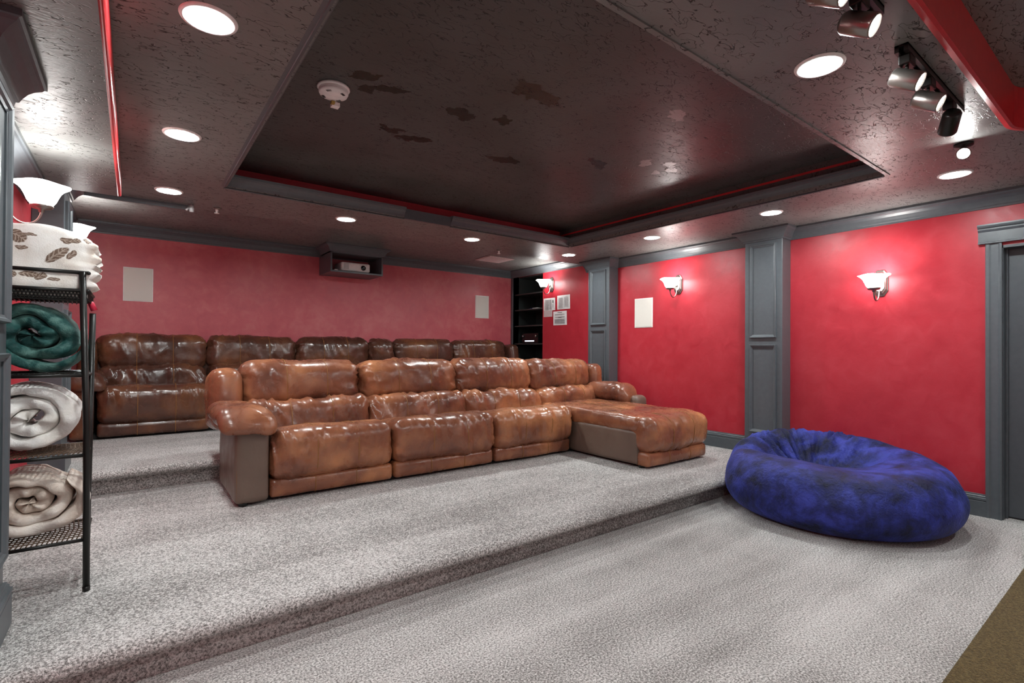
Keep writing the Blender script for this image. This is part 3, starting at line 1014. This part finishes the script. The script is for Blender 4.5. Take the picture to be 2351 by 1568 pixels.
def sheet(ya, yb, za, zb, label, rows, skew=0.0):
    """paper on the right wall; ya > yb"""
    e = empty('paper_sheet', (XR, (ya + yb) / 2, (za + zb) / 2), label, 'paper', 'papers taped on the red wall')
    bm = bmesh.new()
    x = XR - .0015
    co = [(x, ya, za), (x, yb, za + skew), (x - .004, yb, zb + skew), (x - .002, ya, zb)]
    vs = [bm.verts.new(c) for c in co] + [bm.verts.new((c[0] + .0012, c[1], c[2])) for c in co]
    for f in ((0, 1, 2, 3), (7, 6, 5, 4), (0, 4, 5, 1), (1, 5, 6, 2), (2, 6, 7, 3), (3, 7, 4, 0)):
        bm.faces.new([vs[i] for i in f])
    from_bm('page', bm, M['paper'], e)
    for nm, mt in (('print', 'ink'), ('heading', 'ink_dark')):
        bm = bmesh.new()
        k = 0
        for (a0, a1, b, th, kind) in rows:
            if (kind == 1) != (nm == 'heading'):
                continue
            y0 = ya + (yb - ya) * a0; y1 = ya + (yb - ya) * a1
            zz = za + (zb - za) * b
            add_box(bm, (x - .0062, min(y0, y1), zz - th / 2), (x - .0045, max(y0, y1), zz + th / 2))
            k += 1
        if k:
            from_bm(nm, bm, M[mt], e)['kind'] = 'stuff'
        else:
            bm.free()
r1 = []
for k in range(16):
    r1.append((.12, .45 + .12 * random.random(), .12 + k * .05, .0028, 0)); r1.append((.52, .70, .12 + k * .05, .0028, 0))
r1.append((.80, .86, .70, .045, 1)); r1.append((.81, .85, .35, .05, 0))
sheet(6.005, 5.735, 1.838, 2.030, 'white paper taped up at the shelf niche side, upper left of the three', r1)
r2 = []
for k in range(15):
    r2.append((.10, .42 + .08 * random.random(), .12 + k * .05, .003, 0)); r2.append((.55, .85 + .05 * random.random(), .15 + k * .05, .003, 0))
sheet(5.688, 5.408, 1.842, 2.052, 'white paper with two print columns, upper right of the three', r2)
r3 = [(.32, .66, .90, .006, 1), (.14, .84, .78, .004, 0), (.14, .70, .74, .004, 0), (.14, .86, .58, .006, 1), (.40, .62, .54, .005, 1)]
for k in range(9):
    r3.append((.12, .84 + .06 * random.random(), .44 - k * .04, .003, 0))
sheet(5.775, 5.475, 1.605, 1.815, 'white paper with a centred heading, lowest of the three', r3)
# unpainted patch where a cover plate was, partly under the papers
tagp(box('cover_plate', (XR - .0012, 5.80, 1.742), (XR, 6.005, 1.840), M['ventpink']), 'pale pink blank patch on the wall beneath the upper left paper', 'plate')

# shelf niche ---------------------------------------------------------------
nb = empty('built_in_shelves', (XR + .2, (BY0 + BY1) / 2, P2), 'dark built-in shelf niche in the right wall at the back corner', 'shelves')
D = .50
boxes('carcass', [((XR + D, BY0 - .02, P2), (XR + D + .02, BY1 + .02, 2.46)), ((XR + .001, BY0 - .02, P2), (XR + D, BY0, 2.46)), ((XR + .001, BY1, P2), (XR + D, BY1 + .02, 2.46)),
                  ((XR + .12, BY0 - .02, 2.44), (XR + D, BY1 + .02, 2.46)), ((XR + .001, BY0, P2), (XR + D, BY1, P2 + .1))], M['shelf'], nb)
box('stile', (XR - .012, BY1 - .002, P2), (XR, YB - .012, 2.438), M['trim'], nb, .002)
for z in (2.160, 1.898, 1.630, 1.333, .993):
    box('shelf', (XR + .03, BY0 + .001, z - .022), (XR + D - .001, BY1 - .001, z), M['shelf'], nb, .002)
e = empty('av_receiver', (XR + .25, 6.48, 1.334), 'black receiver with a lit display on the fourth niche shelf', 'receiver')
box('body', (XR + .10, 6.26, 1.342), (XR + .42, 6.70, 1.50), M['gloss'], e, .006)
for yy in (6.31, 6.65):
    lathe('knob', [(0, .022), (.020, .022), (.022, 0), (0, 0)], (XR + .10, yy, 1.452), M['nickel'], e, 20, Matrix.Rotation(-PI / 2, 3, 'Y'))
box('display', (XR + .097, 6.36, 1.362), (XR + .101, 6.60, 1.382), M['lcd'], e)
for yy in (6.29, 6.67):
    box('foot', (XR + .12, yy - .015, 1.3325), (XR + .15, yy + .015, 1.3425), M['gloss'], e)
e = empty('media_box', (XR + .2, 6.42, 1.898), 'tiny white and blue device on the second niche shelf', 'device')
box('body', (XR + .14, 6.33, 1.898), (XR + .26, 6.46, 1.920), M['white'], e, .003)
box('blue_end', (XR + .14, 6.46, 1.8985), (XR + .26, 6.53, 1.916), M['bluep'], e, .003)
tagp(tube('cable', [(XR + .46, 6.69, 2.42), (XR + .40, 6.62, 2.38), (XR + .36, 6.44, 2.27), (XR + .33, 6.28, 2.175), (XR + .32, 6.15, 2.169)], .008, M['cable']), 'thin grey cable slanting down onto the top niche shelf', 'cable')
tagp(tube('cable', [(XR + .2, 6.10, 1.10), (XR + .16, 6.14, 1.02), (XR + .12, 6.22, 1.002), (XR + .10, 6.36, 1.001), (XR + .14, 6.46, 1.001)], .0075, M['tancable']), 'tan cable lying on the lowest visible niche shelf', 'cable')

# white bounce screen added behind the camera to throw light forward
e = empty('bounce_screen', (2.3, YF, 1.45), 'white bounce screen added on the front wall for frontal light, out of frame', 'screen')
boxes('frame', [((.45, YF + .001, .68), (4.15, YF + .04, .74)), ((.45, YF + .001, 2.24), (4.15, YF + .04, 2.30)), ((.45, YF + .001, .74), (.51, YF + .04, 2.24)), ((4.09, YF + .001, .74), (4.15, YF + .04, 2.24))], M['black'], e)
box('fabric', (.50, YF + .012, .73), (4.10, YF + .022, 2.25), M['white'], e)

# projector and its box ----------------------------------------------------------
e = empty('projector_box', (2.31, YB, 2.20), 'grey open-front box with crown hung high on the back wall', 'wall box')
x0, x1, y0, zb, zt = 1.965, 2.655, 6.385, 2.20, 2.545
box('base_board', (x0, y0, zb), (x1, YB - .001, zb + .022), M['trim'], e, .002)
box('side_board', (x0, y0, zb + .022), (x0 + .022, YB - .001, zt), M['trim'], e, .002)
box('side_board', (x1 - .022, y0, zb + .022), (x1, YB - .001, zt), M['trim'], e, .002)
box('top_board', (x0, y0, 2.44), (x1, YB - .1, 2.46), M['trim'], e, .002)
sweep('crown', [(o * .85, d * .85) for o, d in CROWN], [(x1, YB - .092), (x1, y0), (x0, y0), (x0, YB - .092)], M['trim'], e, ZB, 1)
pj = empty('projector', (2.33, 6.58, zb + .022), 'white projector sitting in the grey wall box', 'projector')
o_, _ = soft('body', (2.12, 6.44, zb + .034), (2.50, 6.72, zb + .148), .022, M['white'], pj, .02)
lathe('lens_ring', [(.040, 0), (.044, .010), (.036, .014), (.034, .004), (.034, 0)], (2.405, 6.440, zb + .088), M['white'], pj, 32, Matrix.Rotation(PI / 2, 3, 'X'))
lathe('lens', [(0, .006), (.012, .010), (.024, .008), (.033, .002), (.033, 0), (0, 0)], (2.405, 6.439, zb + .088), M['gloss'], pj, 32, Matrix.Rotation(PI / 2, 3, 'X'))
bm = bmesh.new()
for k in range(9):
    add_box(bm, (2.15, 6.434, zb + .055 + k * .009), (2.215, 6.441, zb + .059 + k * .009))
from_bm('vent_slot', bm, M['grey_pl'], pj)['kind'] = 'stuff'
for xx in (2.15, 2.46):
    lathe('foot', [(0, 0), (.012, 0), (.012, .016), (0, .016)], (xx, 6.48, zb + .0215), M['ink_dark'], pj, 12)
tagp(box('remote', (2.03, 6.43, zb + .0225), (2.075, 6.55, zb + .04), M['white'], None, .006), 'small white remote lying left of the projector in the box', 'remote')

# ================================================================== SOFAS
def seams(parent, Q, xs, fsel, rad=.0030, off=.0025):
    """ochre stitched seam laid on the front and top surface of a stuffed part at the given world x positions"""
    for x in xs:
        d = np.abs(Q[:, 0] - x)
        w = .016
        sel = (d < w) & fsel(Q)
        P = Q[sel]
        if len(P) < 5:
            continue
        # order around the section by angle from its centre
        cy, cz = Q[:, 1].mean(), Q[:, 2].mean()
        ang = np.arctan2(P[:, 2] - cz, -(P[:, 1] - cy))
        bins = np.linspace(ang.min(), ang.max(), 26)
        pts = []
        for a, b in zip(bins, bins[1:]):
            mk = (ang >= a) & (ang <= b)
            if mk.any():
                q = P[mk].mean(axis=0)
                v = np.array([0, q[1] - cy, q[2] - cz]); v = v / np.linalg.norm(v)
                pts.append(Vector((x, q[1], q[2])) + Vector(v) * off)
        if len(pts) > 3:
            sm = [pts[0]] + [(pts[i - 1] + pts[i] * 2 + pts[i + 1]) / 4 for i in range(1, len(pts) - 1)] + [pts[-1]]
            tube('seam', sm, rad, M['thread'], parent, 5)

def seat_warp(Q, half):
    k = np.clip((Q[:, 1] + half[1] * .45) / (1.45 * half[1]), 0, 1)
    Q[:, 2] -= .085 * k * (Q[:, 2] > 0)
    return Q

def sofa_unit(e, xa, xb, yf, yb, z0, zs, ztop, mats, seed, tilt=.12, head=None, hy=(4.42, 4.74), ly=(4.25, 4.52), hz=.165, chaise=False):
    g = .006
    ha, hb = head if head else (xa, xb)
    L, L2 = mats
    w = xb - xa
    third = [xa + w * .34, xa + w * .67]
    third2 = [ha + (hb - ha) * .34, ha + (hb - ha) * .67]
    if w < .5:
        third = third2 = []
    if not chaise:
        o, Q = soft('seat_cushion', (xa + g, yf, z0 + .135), (xb - g, yb, zs), .085, L, e, .018, (0.0, .030, .012), wr_seat(seed), warp=seat_warp)
        seams(o, Q, third, lambda q: (q[:, 1] < yf + .12) | (q[:, 2] > zs - .03))
        o, Q = soft('footrest_panel', (xa + g + .004, yf + .02, z0 + .022), (xb - g - .004, yf + .16, z0 + .150), .030, L, e, .018, (0, .008, 0), wr_soft(seed + 9, .003, 9))
        seams(o, Q, third, lambda q: q[:, 1] < yf + .08)
    o, Q = soft('lumbar_cushion', (ha + g, ly[0], zs - .17), (hb - g, ly[1], zs + hz + .06), .08, L, e, .020, (0, .03, 0), wr_lumbar(seed + 20), tilt=tilt)
    seams(o, Q, third2, lambda q: q[:, 1] < (ly[0] + ly[1]) / 2)
    o, Q = soft('headrest_cushion', (ha + g, hy[0], zs + hz), (hb - g, hy[1], ztop), .115, L, e, .016, (0.0, .035, .012), wr_head(seed + 40), tilt=tilt * .9)
    seams(o, Q, third2, lambda q: (q[:, 1] < hy[1] - .10))
    return

# ---- front sectional --------------------------------------------------------
fs = empty('sectional_sofa', (2.6, 4.2, P1), 'long worn brown leather sectional with chaise on the first platform', 'sofa')
lt = (M['leather'], M['leather_matte'])
YFs, YBs = 3.745, 4.46
xsf = (.755, 1.672, 2.650, 3.610, 4.50)
xhf = (.680, 1.665, 2.660, 3.640, 4.600)
for i in range(3):
    sofa_unit(fs, xsf[i], xsf[i + 1], YFs, YBs, P1, .665 - .004 * i, 1.125, lt, 3.1 * i + 1, head=(xhf[i], xhf[i + 1]), hz=.085)
sofa_unit(fs, xsf[3], xsf[4], YFs, YBs, P1, .655, 1.100, lt, 17.7, head=(xhf[3], xhf[4]), hz=.075, chaise=True)
# chaise
o, Q = soft('chaise_cushion', (3.615, 2.90, .49), (4.56, 4.46, .635), .062, M['leather'], fs, .022, (0, 0, .020), wr_soft(31, .006, 8))
seams(o, Q, (3.94, 4.26), lambda q: q[:, 2] > .60)
o, Q = soft('chaise_front_cushion', (3.625, 2.800, .305), (4.57, 3.08, .628), .10, M['leather'], fs, .018, (.0, .035, .012), wr_seat(33))
seams(o, Q, (3.94, 4.26), lambda q: (q[:, 1] < 2.92) | (q[:, 2] > .60))
o, Q = soft('footrest_panel', (3.64, 2.815, P1 + .018), (4.55, 2.99, .325), .035, M['leather'], fs, .02, (0, .01, 0), wr_soft(35, .003, 9))
seams(o, Q, (3.94, 4.26), lambda q: q[:, 1] < 2.88)
soft('chaise_side_panel', (3.625, 2.93, P1 + .028), (4.54, 4.35, .505), .012, M['leather_matte'], fs, .04, (0, 0, 0), wr_soft(37, .003, 5))
box('underside', (.62, 3.83, P1 + .004), (4.66, 4.46, P1 + .05), M['dark'], fs)
box('underside', (3.70, 2.90, P1 + .004), (4.48, 3.83, P1 + .04), M['dark'], fs)
# back shell and wings
soft('backrest', (.60, 4.60, P1 + .22), (4.70, 4.84, 1.00), .06, M['leather_matte'], fs, .05, (0, 0, 0), wr_soft(39, .006, 3), tilt=.06)
soft('wing', (.475, 4.36, .60), (.685, 4.76, 1.060), .075, M['leather'], fs, .02, (.01, .02, .01), wr_soft(41, .008, 8), tilt=.10)
soft('wing', (4.60, 4.38, .60), (4.79, 4.76, 1.045), .075, M['leather'], fs, .02, (.01, .02, .01), wr_soft(43, .008, 8), tilt=.12)
# left arm
def pillow_warp(Q, half):
    # front end rolls down over the arm, inner side hangs lower
    fy = np.clip((-Q[:, 1] - half[1] * .55) / (half[1] * .45), 0, 1)
    Q[:, 2] -= .055 * fy ** 2
    ix = np.clip(Q[:, 0] / half[0], 0, 1)
    Q[:, 2] -= .05 * ix ** 2
    return Q
def wr_arm(seed):
    def f(Q, Nn, half):
        cr = ridge(np.c_[Q[:, 0] * 2, Q[:, 1] * 9 + Q[:, 0] * 8, Q[:, 2] * 2], seed)
        return .012 * np.clip(cr, 0, 1) ** 1.3 + .004 * vnoise(Q * 5, seed + 1)
    return f
a_, Q = soft('arm', (.545, 3.735, P1 + .022), (.750, 4.50, .735), .030, M['leather_matte'], fs, .022, (0, .004, 0), wr_soft(45, .004, 4))
tube('seam', [(.557, 3.742, P1 + .05), (.556, 3.740, .45), (.557, 3.742, .70)], .0022, M['thread'], a_, 5)
soft('arm_pillow', (.450, 3.675, .712), (.795, 4.36, .830), .056, M['leather'], fs, .016, (.002, .006, .010), wr_arm(47), warp=pillow_warp)
# right arm
soft('arm', (4.565, 3.70, P1 + .022), (4.775, 4.50, .715), .055, M['leather_matte'], fs, .022, (0, .008, 0), wr_soft(49, .005, 5))
def pillow_warp_r(Q, half):
    fy = np.clip((-Q[:, 1] - half[1] * .55) / (half[1] * .45), 0, 1)
    Q[:, 2] -= .055 * fy ** 2
    return Q
soft('arm_pillow', (4.47, 3.80, .645), (4.75, 4.45, .835), .088, M['leather'], fs, .016, (.01, .01, .012), wr_arm(51), warp=pillow_warp_r)
for (fx, fy) in ((.60, 3.78), (.60, 4.46), (4.70, 3.68), (4.70, 4.42), (3.68, 2.92), (4.48, 2.92), (2.2, 4.46), (1.67, 3.86), (2.64, 3.86)):
    lathe('foot', [(0, 0), (.028, 0), (.030, .02), (.030, .03), (0, .03)], (fx, fy, P1 + .0005), M['gloss'], fs, 16)

# ---- rear sofa ------------------------------------------------------------------
rs = empty('reclining_sofa', (2.3, 6.5, P2), 'dark brown leather row sofa against the back wall', 'sofa')
lt2 = (M['leather2'], M['leather2'])
xr = ((-.275, .660), (.670, 1.600), (1.610, 2.530), (2.535, 2.900), (2.905, 3.850), (3.855, 4.830))
xrh = ((-.290, .664), (.668, 1.622), (1.626, 2.548), (2.552, 2.910), (2.914, 3.868), (3.872, 4.850))
for i, (a, b) in enumerate(xr):
    sofa_unit(rs, a, b, 6.085, 6.66, P2, .860, 1.365 - (.01 if i == 3 else 0), lt2, 60 + 3.7 * i, tilt=.05, head=xrh[i], hy=(6.55, 6.765), ly=(6.44, 6.70), hz=.13)
box('underside', (-.3, 6.16, P2 + .004), (4.86, 6.78, P2 + .04), M['dark'], rs)
soft('backrest', (-.40, 6.66, P2 + .02), (4.98, 6.79, 1.24), .05, M['leather2'], rs, .06, (0, 0, 0), wr_soft(71, .004, 3))
soft('arm', (-.46, 6.06, P2 + .012), (-.29, 6.72, .90), .045, M['leather2'], rs, .022, (0, .006, 0), wr_soft(73, .004, 4))
soft('arm_pillow', (-.47, 6.02, .865), (-.20, 6.60, 1.005), .066, M['leather2'], rs, .016, (.006, .01, .012), wr_arm(75), warp=pillow_warp)
soft('arm', (4.84, 6.06, P2 + .012), (5.03, 6.72, .90), .045, M['leather2'], rs, .022, (0, .006, 0), wr_soft(77, .004, 4))
soft('arm_pillow', (4.78, 6.02, .865), (5.05, 6.60, 1.03), .066, M['leather2'], rs, .016, (.006, .01, .012), wr_arm(79))
soft('wing', (4.83, 6.42, .85), (5.02, 6.80, 1.30), .07, M['leather2'], rs, .02, (.0, .02, .01), wr_soft(81, .006, 8), tilt=.05)
soft('wing', (-.44, 6.44, .85), (-.29, 6.80, 1.30), .06, M['leather2'], rs, .02, (.0, .02, .01), wr_soft(82, .006, 8), tilt=.05)
for (fx, fy) in ((-.36, 6.16), (-.36, 6.66), (1.6, 6.2), (2.9, 6.2), (4.93, 6.16), (4.93, 6.66)):
    lathe('foot', [(0, 0), (.026, 0), (.028, .03), (0, .03)], (fx, fy, P2 + .0005), M['gloss'], rs, 16)

# ================================================================== BEANBAG
def beanbag():
    cx, cy, R = 4.350, 1.615, .785
    nr, na = 96, 288
    V, Fc = [], []
    # profile (fraction around a closed section): top centre -> rim -> side -> underside
    ths = np.linspace(0, 1, nr)
    A = np.linspace(0, 2 * PI, na, endpoint=False)
    base = np.array([(0, .40), (.10, .40), (.22, .405), (.38, .425), (.55, .455), (.70, .470), (.83, .445), (.92, .385), (.98, .29), (1.0, .215), (.985, .13), (.93, .055), (.84, .012), (.70, .0), (0, .0)])
    # arc-length parameter, smoothed
    seg = np.r_[0, np.cumsum(np.hypot(np.diff(base[:, 0]), np.diff(base[:, 1])))]
    seg /= seg[-1]
    rr = np.interp(ths, seg, base[:, 0]); zz = np.interp(ths, seg, base[:, 1])
    for _ in range(6):
        rr[1:-1] = (rr[:-2] + rr[1:-1] * 2 + rr[2:]) / 4
        zz[1:-1] = (zz[:-2] + zz[1:-1] * 2 + zz[2:]) / 4
    zz = np.clip(zz, 0, None)
    rho, ang = np.meshgrid(rr, A, indexing='ij')
    z = np.repeat(zz[:, None], na, 1)
    x = rho * np.cos(ang) * R
    y = rho * np.sin(ang) * R
    top = np.clip((z - .10) / .3, 0, 1)
    # the back (towards the wall corner, +x +y) stands higher; a seat dent sits a little behind the middle
    bd = (x * .80 + y * .60) / R
    z = z * (1 + .17 * np.clip(bd, -.3, 1)) * (1 - .10 * np.clip(-bd, 0, 1) ** 2)
    u = (x * .80 + y * .60); v = (-x * .60 + y * .80)
    du, dv = u - .19, v - .10
    rad = np.sqrt((du / .26) ** 2 + (dv / .42) ** 2)
    dent = np.exp(-(rad ** 3) * 1.0)
    z = z - .215 * dent * top
    # sharp step: the back of the dent is a steep, gathered wall
    wall = np.exp(-((rad - 1.0) / .42) ** 2) * (du > -.05) * top
    aa = np.arctan2(dv, du)
    P = np.c_[(aa * 8.5).ravel(), (rad * .8).ravel(), np.zeros(x.size)]
    pl = ridge(P + np.c_[vnoise(np.c_[x.ravel() * 4, y.ravel() * 4, z.ravel() * 4], 4) * .8, np.zeros(x.size), np.zeros(x.size)], 5).reshape(x.shape)
    gather = np.exp(-((rad - .95) / .6) ** 2) * np.clip((du + .10) / .2, 0, 1) * top
    z = z + .070 * pl * gather
    z = z + .020 * ridge(np.c_[aa.ravel() * 16, rad.ravel() * 2, 0 * aa.ravel()], 8).reshape(x.shape) * gather
    # general crumple
    pp = np.c_[x.ravel(), y.ravel(), z.ravel()]
    big = vnoise(pp * 3.0, 9).reshape(x.shape)
    med = vnoise(pp * 8.0, 10).reshape(x.shape)
    crs = ridge(np.c_[pp[:, 0] * 9 + pp[:, 1] * 6, pp[:, 1] * 3 - pp[:, 0] * 3, pp[:, 2] * 12], 12).reshape(x.shape)
    k = np.clip(z / .06, 0, 1)
    x = x * (1 + (.014 * big + .006 * med) * k)
    y = y * (1 + (.014 * big + .006 * med) * k)
    z = z + (.010 * big + .006 * med + .006 * np.clip(crs, 0, 1) ** 2) * np.clip((z - .05) / .1, 0, 1)
    z = np.maximum(z, .0015)
    V = np.c_[(cx + x).ravel(), (cy + y).ravel(), z.ravel()]
    V[:, 0] = np.minimum(V[:, 0], XR - .026)
    for i in range(nr - 1):
        for j in range(na):
            j2 = (j + 1) % na
            a, b, c, d = i * na + j, i * na + j2, (i + 1) * na + j2, (i + 1) * na + j
            if i == 0:
                Fc.append((a, d, c) if False else (d, c, a))
            elif i == nr - 2:
                Fc.append((a, d, b))
            else:
                Fc.append((a, d, c, b))
    me = bpy.data.meshes.new('beanbag_chair')
    me.from_pydata(V.tolist(), [], Fc)
    me.validate()
    me.update()
    bm = bmesh.new(); bm.from_mesh(me)
    bmesh.ops.remove_doubles(bm, verts=bm.verts, dist=1e-5)
    bmesh.ops.recalc_face_normals(bm, faces=bm.faces)
    bm.to_mesh(me); bm.free()
    o = link('beanbag_chair', me, M['blue'], None, True)
    tagp(o, 'huge royal blue velour beanbag on the lower floor by the right wall', 'beanbag')
beanbag()

# ================================================================== RACK AND BLANKETS
rk = empty('blanket_rack', (-.33, 3.05, P1), 'black metal four-tier rack holding blankets by the left pilaster', 'rack')
RX0, RX1, RY0, RY1 = -.50, -.158, 2.885, 3.20
tube('post', [(-.152, 2.872, P1), (-.158, 2.872, .9), (-.178, 2.872, 1.57)], .0125, M['black'], rk, 12)
tube('post', [(RX0, 2.872, P1), (RX0, 2.872, 1.57)], .0125, M['black'], rk, 12)
tube('post', [(-.164, RY1 - .14, P1), (-.151, RY1 - .14, 1.40)], .0125, M['black'], rk, 12)
tube('post', [(RX0, RY1, P1), (RX0, RY1, 1.40)], .0125, M['black'], rk, 12)
def bars(z, tag_='shelf'):
    bm = bmesh.new()
    add_tube(bm, [(RX0, 2.872, z), (-.160, 2.872, z)], .008, 8)
    add_tube(bm, [(RX0, RY1, z), (-.160, RY1, z)], .008, 8)
    add_tube(bm, [(-.158, 2.872, z), (-.158, RY1, z)], .008, 8)
    add_tube(bm, [(RX0, 2.872, z), (RX0, RY1, z)], .008, 8)
    return from_bm(tag_, bm, M['black'], rk, True)
def weave(parent, z, mat, step=.016):
    bm = bmesh.new()
    k = 0
    xx = RX0 + .01
    while xx < -.165:
        add_tube(bm, [(xx, 2.876, z), (xx + .012, 3.04, z + .002), (xx, RY1 - .004, z)], .0028, 5)
        xx += step
    yy = 2.90
    while yy < RY1 - .01:
        add_tube(bm, [(RX0 + .004, yy, z + .003), (-.164, yy, z + .003)], .0022, 5)
        yy += .03
    o = from_bm('woven_panel', bm, M[mat], parent, True)
    o['kind'] = 'stuff'
for z, mt in ((1.120, 'black'), (.772, 'mesh'), (.404, 'mesh')):
    s_ = bars(z)
    weave(s_, z + .008, mt)
tp = bars(1.567, 'top_rail')
b1 = bars(1.488, 'basket')
bm = bmesh.new()
# lattice front and side of the basket
for k in range(28):
    xx = RX0 + .006 + k * .0118
    add_tube(bm, [(xx, 2.872, 1.484), (xx + .018, 2.870, 1.445)], .0022, 5)
    add_tube(bm, [(xx + .018, 2.874, 1.484), (xx, 2.872, 1.445)], .0022, 5)
for z in (1.445, 1.458, 1.472):
    add_tube(bm, [(RX0, 2.872, z), (-.162, 2.872, z)], .003, 6)
for k in range(24):
    yy = 2.88 + k * .0135
    add_tube(bm, [(-.158, yy, 1.484), (-.158, yy + .01, 1.445)], .0022, 5)
from_bm('lattice', bm, M['black'], b1)['kind'] = 'stuff'
weave(b1, 1.450, 'black')
o = lathe('end_cap', [(0, .03), (.009, .03), (.012, .02), (.013, -.012), (0, -.012)], (-.150, 3.062, 1.425), M['redcap'], rk, 16, Matrix.Rotation(-.35, 3, 'Y'))
tagp(o, 'red rubber cap')
lathe('foot', [(0, 0), (.014, 0), (.014, .02), (0, .02)], (-.152, 2.872, P1 + .0003), M['black'], rk, 12)

def roll(name, cx, cz, rx, rz, y0, y1, turns, mat, label, seed, start=0.0, core=.12, sway=1.0):
    """a sheet wound into a soft oval roll, its spiral end facing the camera"""
    ns, ntk = int(60 * turns), 18
    pitch = (1 - core) / turns
    th = pitch * .54
    V = []
    for i in range(ns + 1):
        f = i / ns
        a = start + 2 * PI * turns * f
        r = core + (1 - core) * f - th * .5
        wob = 1 + .05 * math.sin(2 * a + seed) * sway + .03 * math.sin(3.3 * a + seed * 2) * sway
        c, s_ = math.cos(a), math.sin(a)
        tt = th * (1.0 if f < .93 else max(.12, (1 - f) / .07))
        for k in range(ntk):
            q = 2 * PI * k / ntk
            # superellipse section in (normal, length)
            cn = math.copysign(abs(math.cos(q)) ** .7, math.cos(q))
            cy_ = math.copysign(abs(math.sin(q)) ** .28, math.sin(q))
            rr = (r * wob + tt * .96 * cn)
            yy = (y0 + y1) / 2 + (y1 - y0) / 2 * cy_ + .012 * math.sin(5 * a + seed)
            V.append((cx + rx * rr * c, yy + (.030 * (1 - r) if cy_ < 0 else 0), cz + rz * rr * s_))
    V = np.array(V)
    n1 = vnoise(V * 14, seed); n2 = vnoise(V * 34, seed + 1)
    dirv = V - np.array([cx, (y0 + y1) / 2, cz])
    dirv[:, 1] = 0
    dl = np.linalg.norm(dirv, axis=1, keepdims=True)
    dirv = dirv / np.maximum(dl, 1e-4)
    V += dirv * (n1 * .011 + n2 * .005)[:, None]
    V[:, 1] += n1 * .014 + n2 * .007
    Fc = []
    for i in range(ns):
        for k in range(ntk):
            k2 = (k + 1) % ntk
            Fc.append((i * ntk + k, i * ntk + k2, (i + 1) * ntk + k2, (i + 1) * ntk + k))
    Fc.append(list(range(ntk))[::-1])
    Fc.append([ns * ntk + k for k in range(ntk)])
    me = bpy.data.meshes.new(name)
    me.from_pydata(V.tolist(), [], Fc)
    me.update()
    bm = bmesh.new(); bm.from_mesh(me); bmesh.ops.recalc_face_normals(bm, faces=bm.faces); bm.to_mesh(me); bm.free()
    o = link(name, me, mat, None, True)
    return tagp(o, label, 'blanket', 'rolled blankets on the rack')
roll('rolled_blanket', -.342, 1.292, .198, .152, 2.90, 3.18, 2.6, M['teal'], 'dark teal plush blanket rolled up on the second tier', 3.0, 2.2, .16, 1.6)
roll('rolled_blanket', -.350, .930, .178, .143, 2.90, 3.18, 2.3, M['white_b'], 'white plush blanket rolled up on the third tier', 5.0, 1.0, .20, 1.2)
roll('rolled_blanket', -.345, .580, .183, .158, 2.90, 3.18, 2.7, M['beige_b'], 'beige plush blanket rolled up on the lowest tier', 8.0, 2.6, .12, 1.2)
# leaf print blanket folded in the top basket
def wr_fold(Q, Nn, half):
    sd = np.clip(Nn[:, 0], 0, 1)
    return .012 * vnoise(Q * 7, 90) + .006 * vnoise(Q * 18, 91) + .012 * sd * np.cos(Q[:, 2] * 120 + 2 * vnoise(Q * 8, 92))
def fold_warp(Q, half):
    Q[:, 2] += np.where(Q[:, 2] > 0, -.13 * (Q[:, 0] + half[0]) * .45, 0)
    return Q
o, _ = soft('folded_blanket', (-.49, 2.885, 1.463), (-.140, 3.17, 1.765), .055, M['leaf'], None, .012, (.006, .01, .01), wr_fold, warp=fold_warp)
tagp(o, 'cream plush blanket with brown leaf print folded in the top basket', 'blanket')
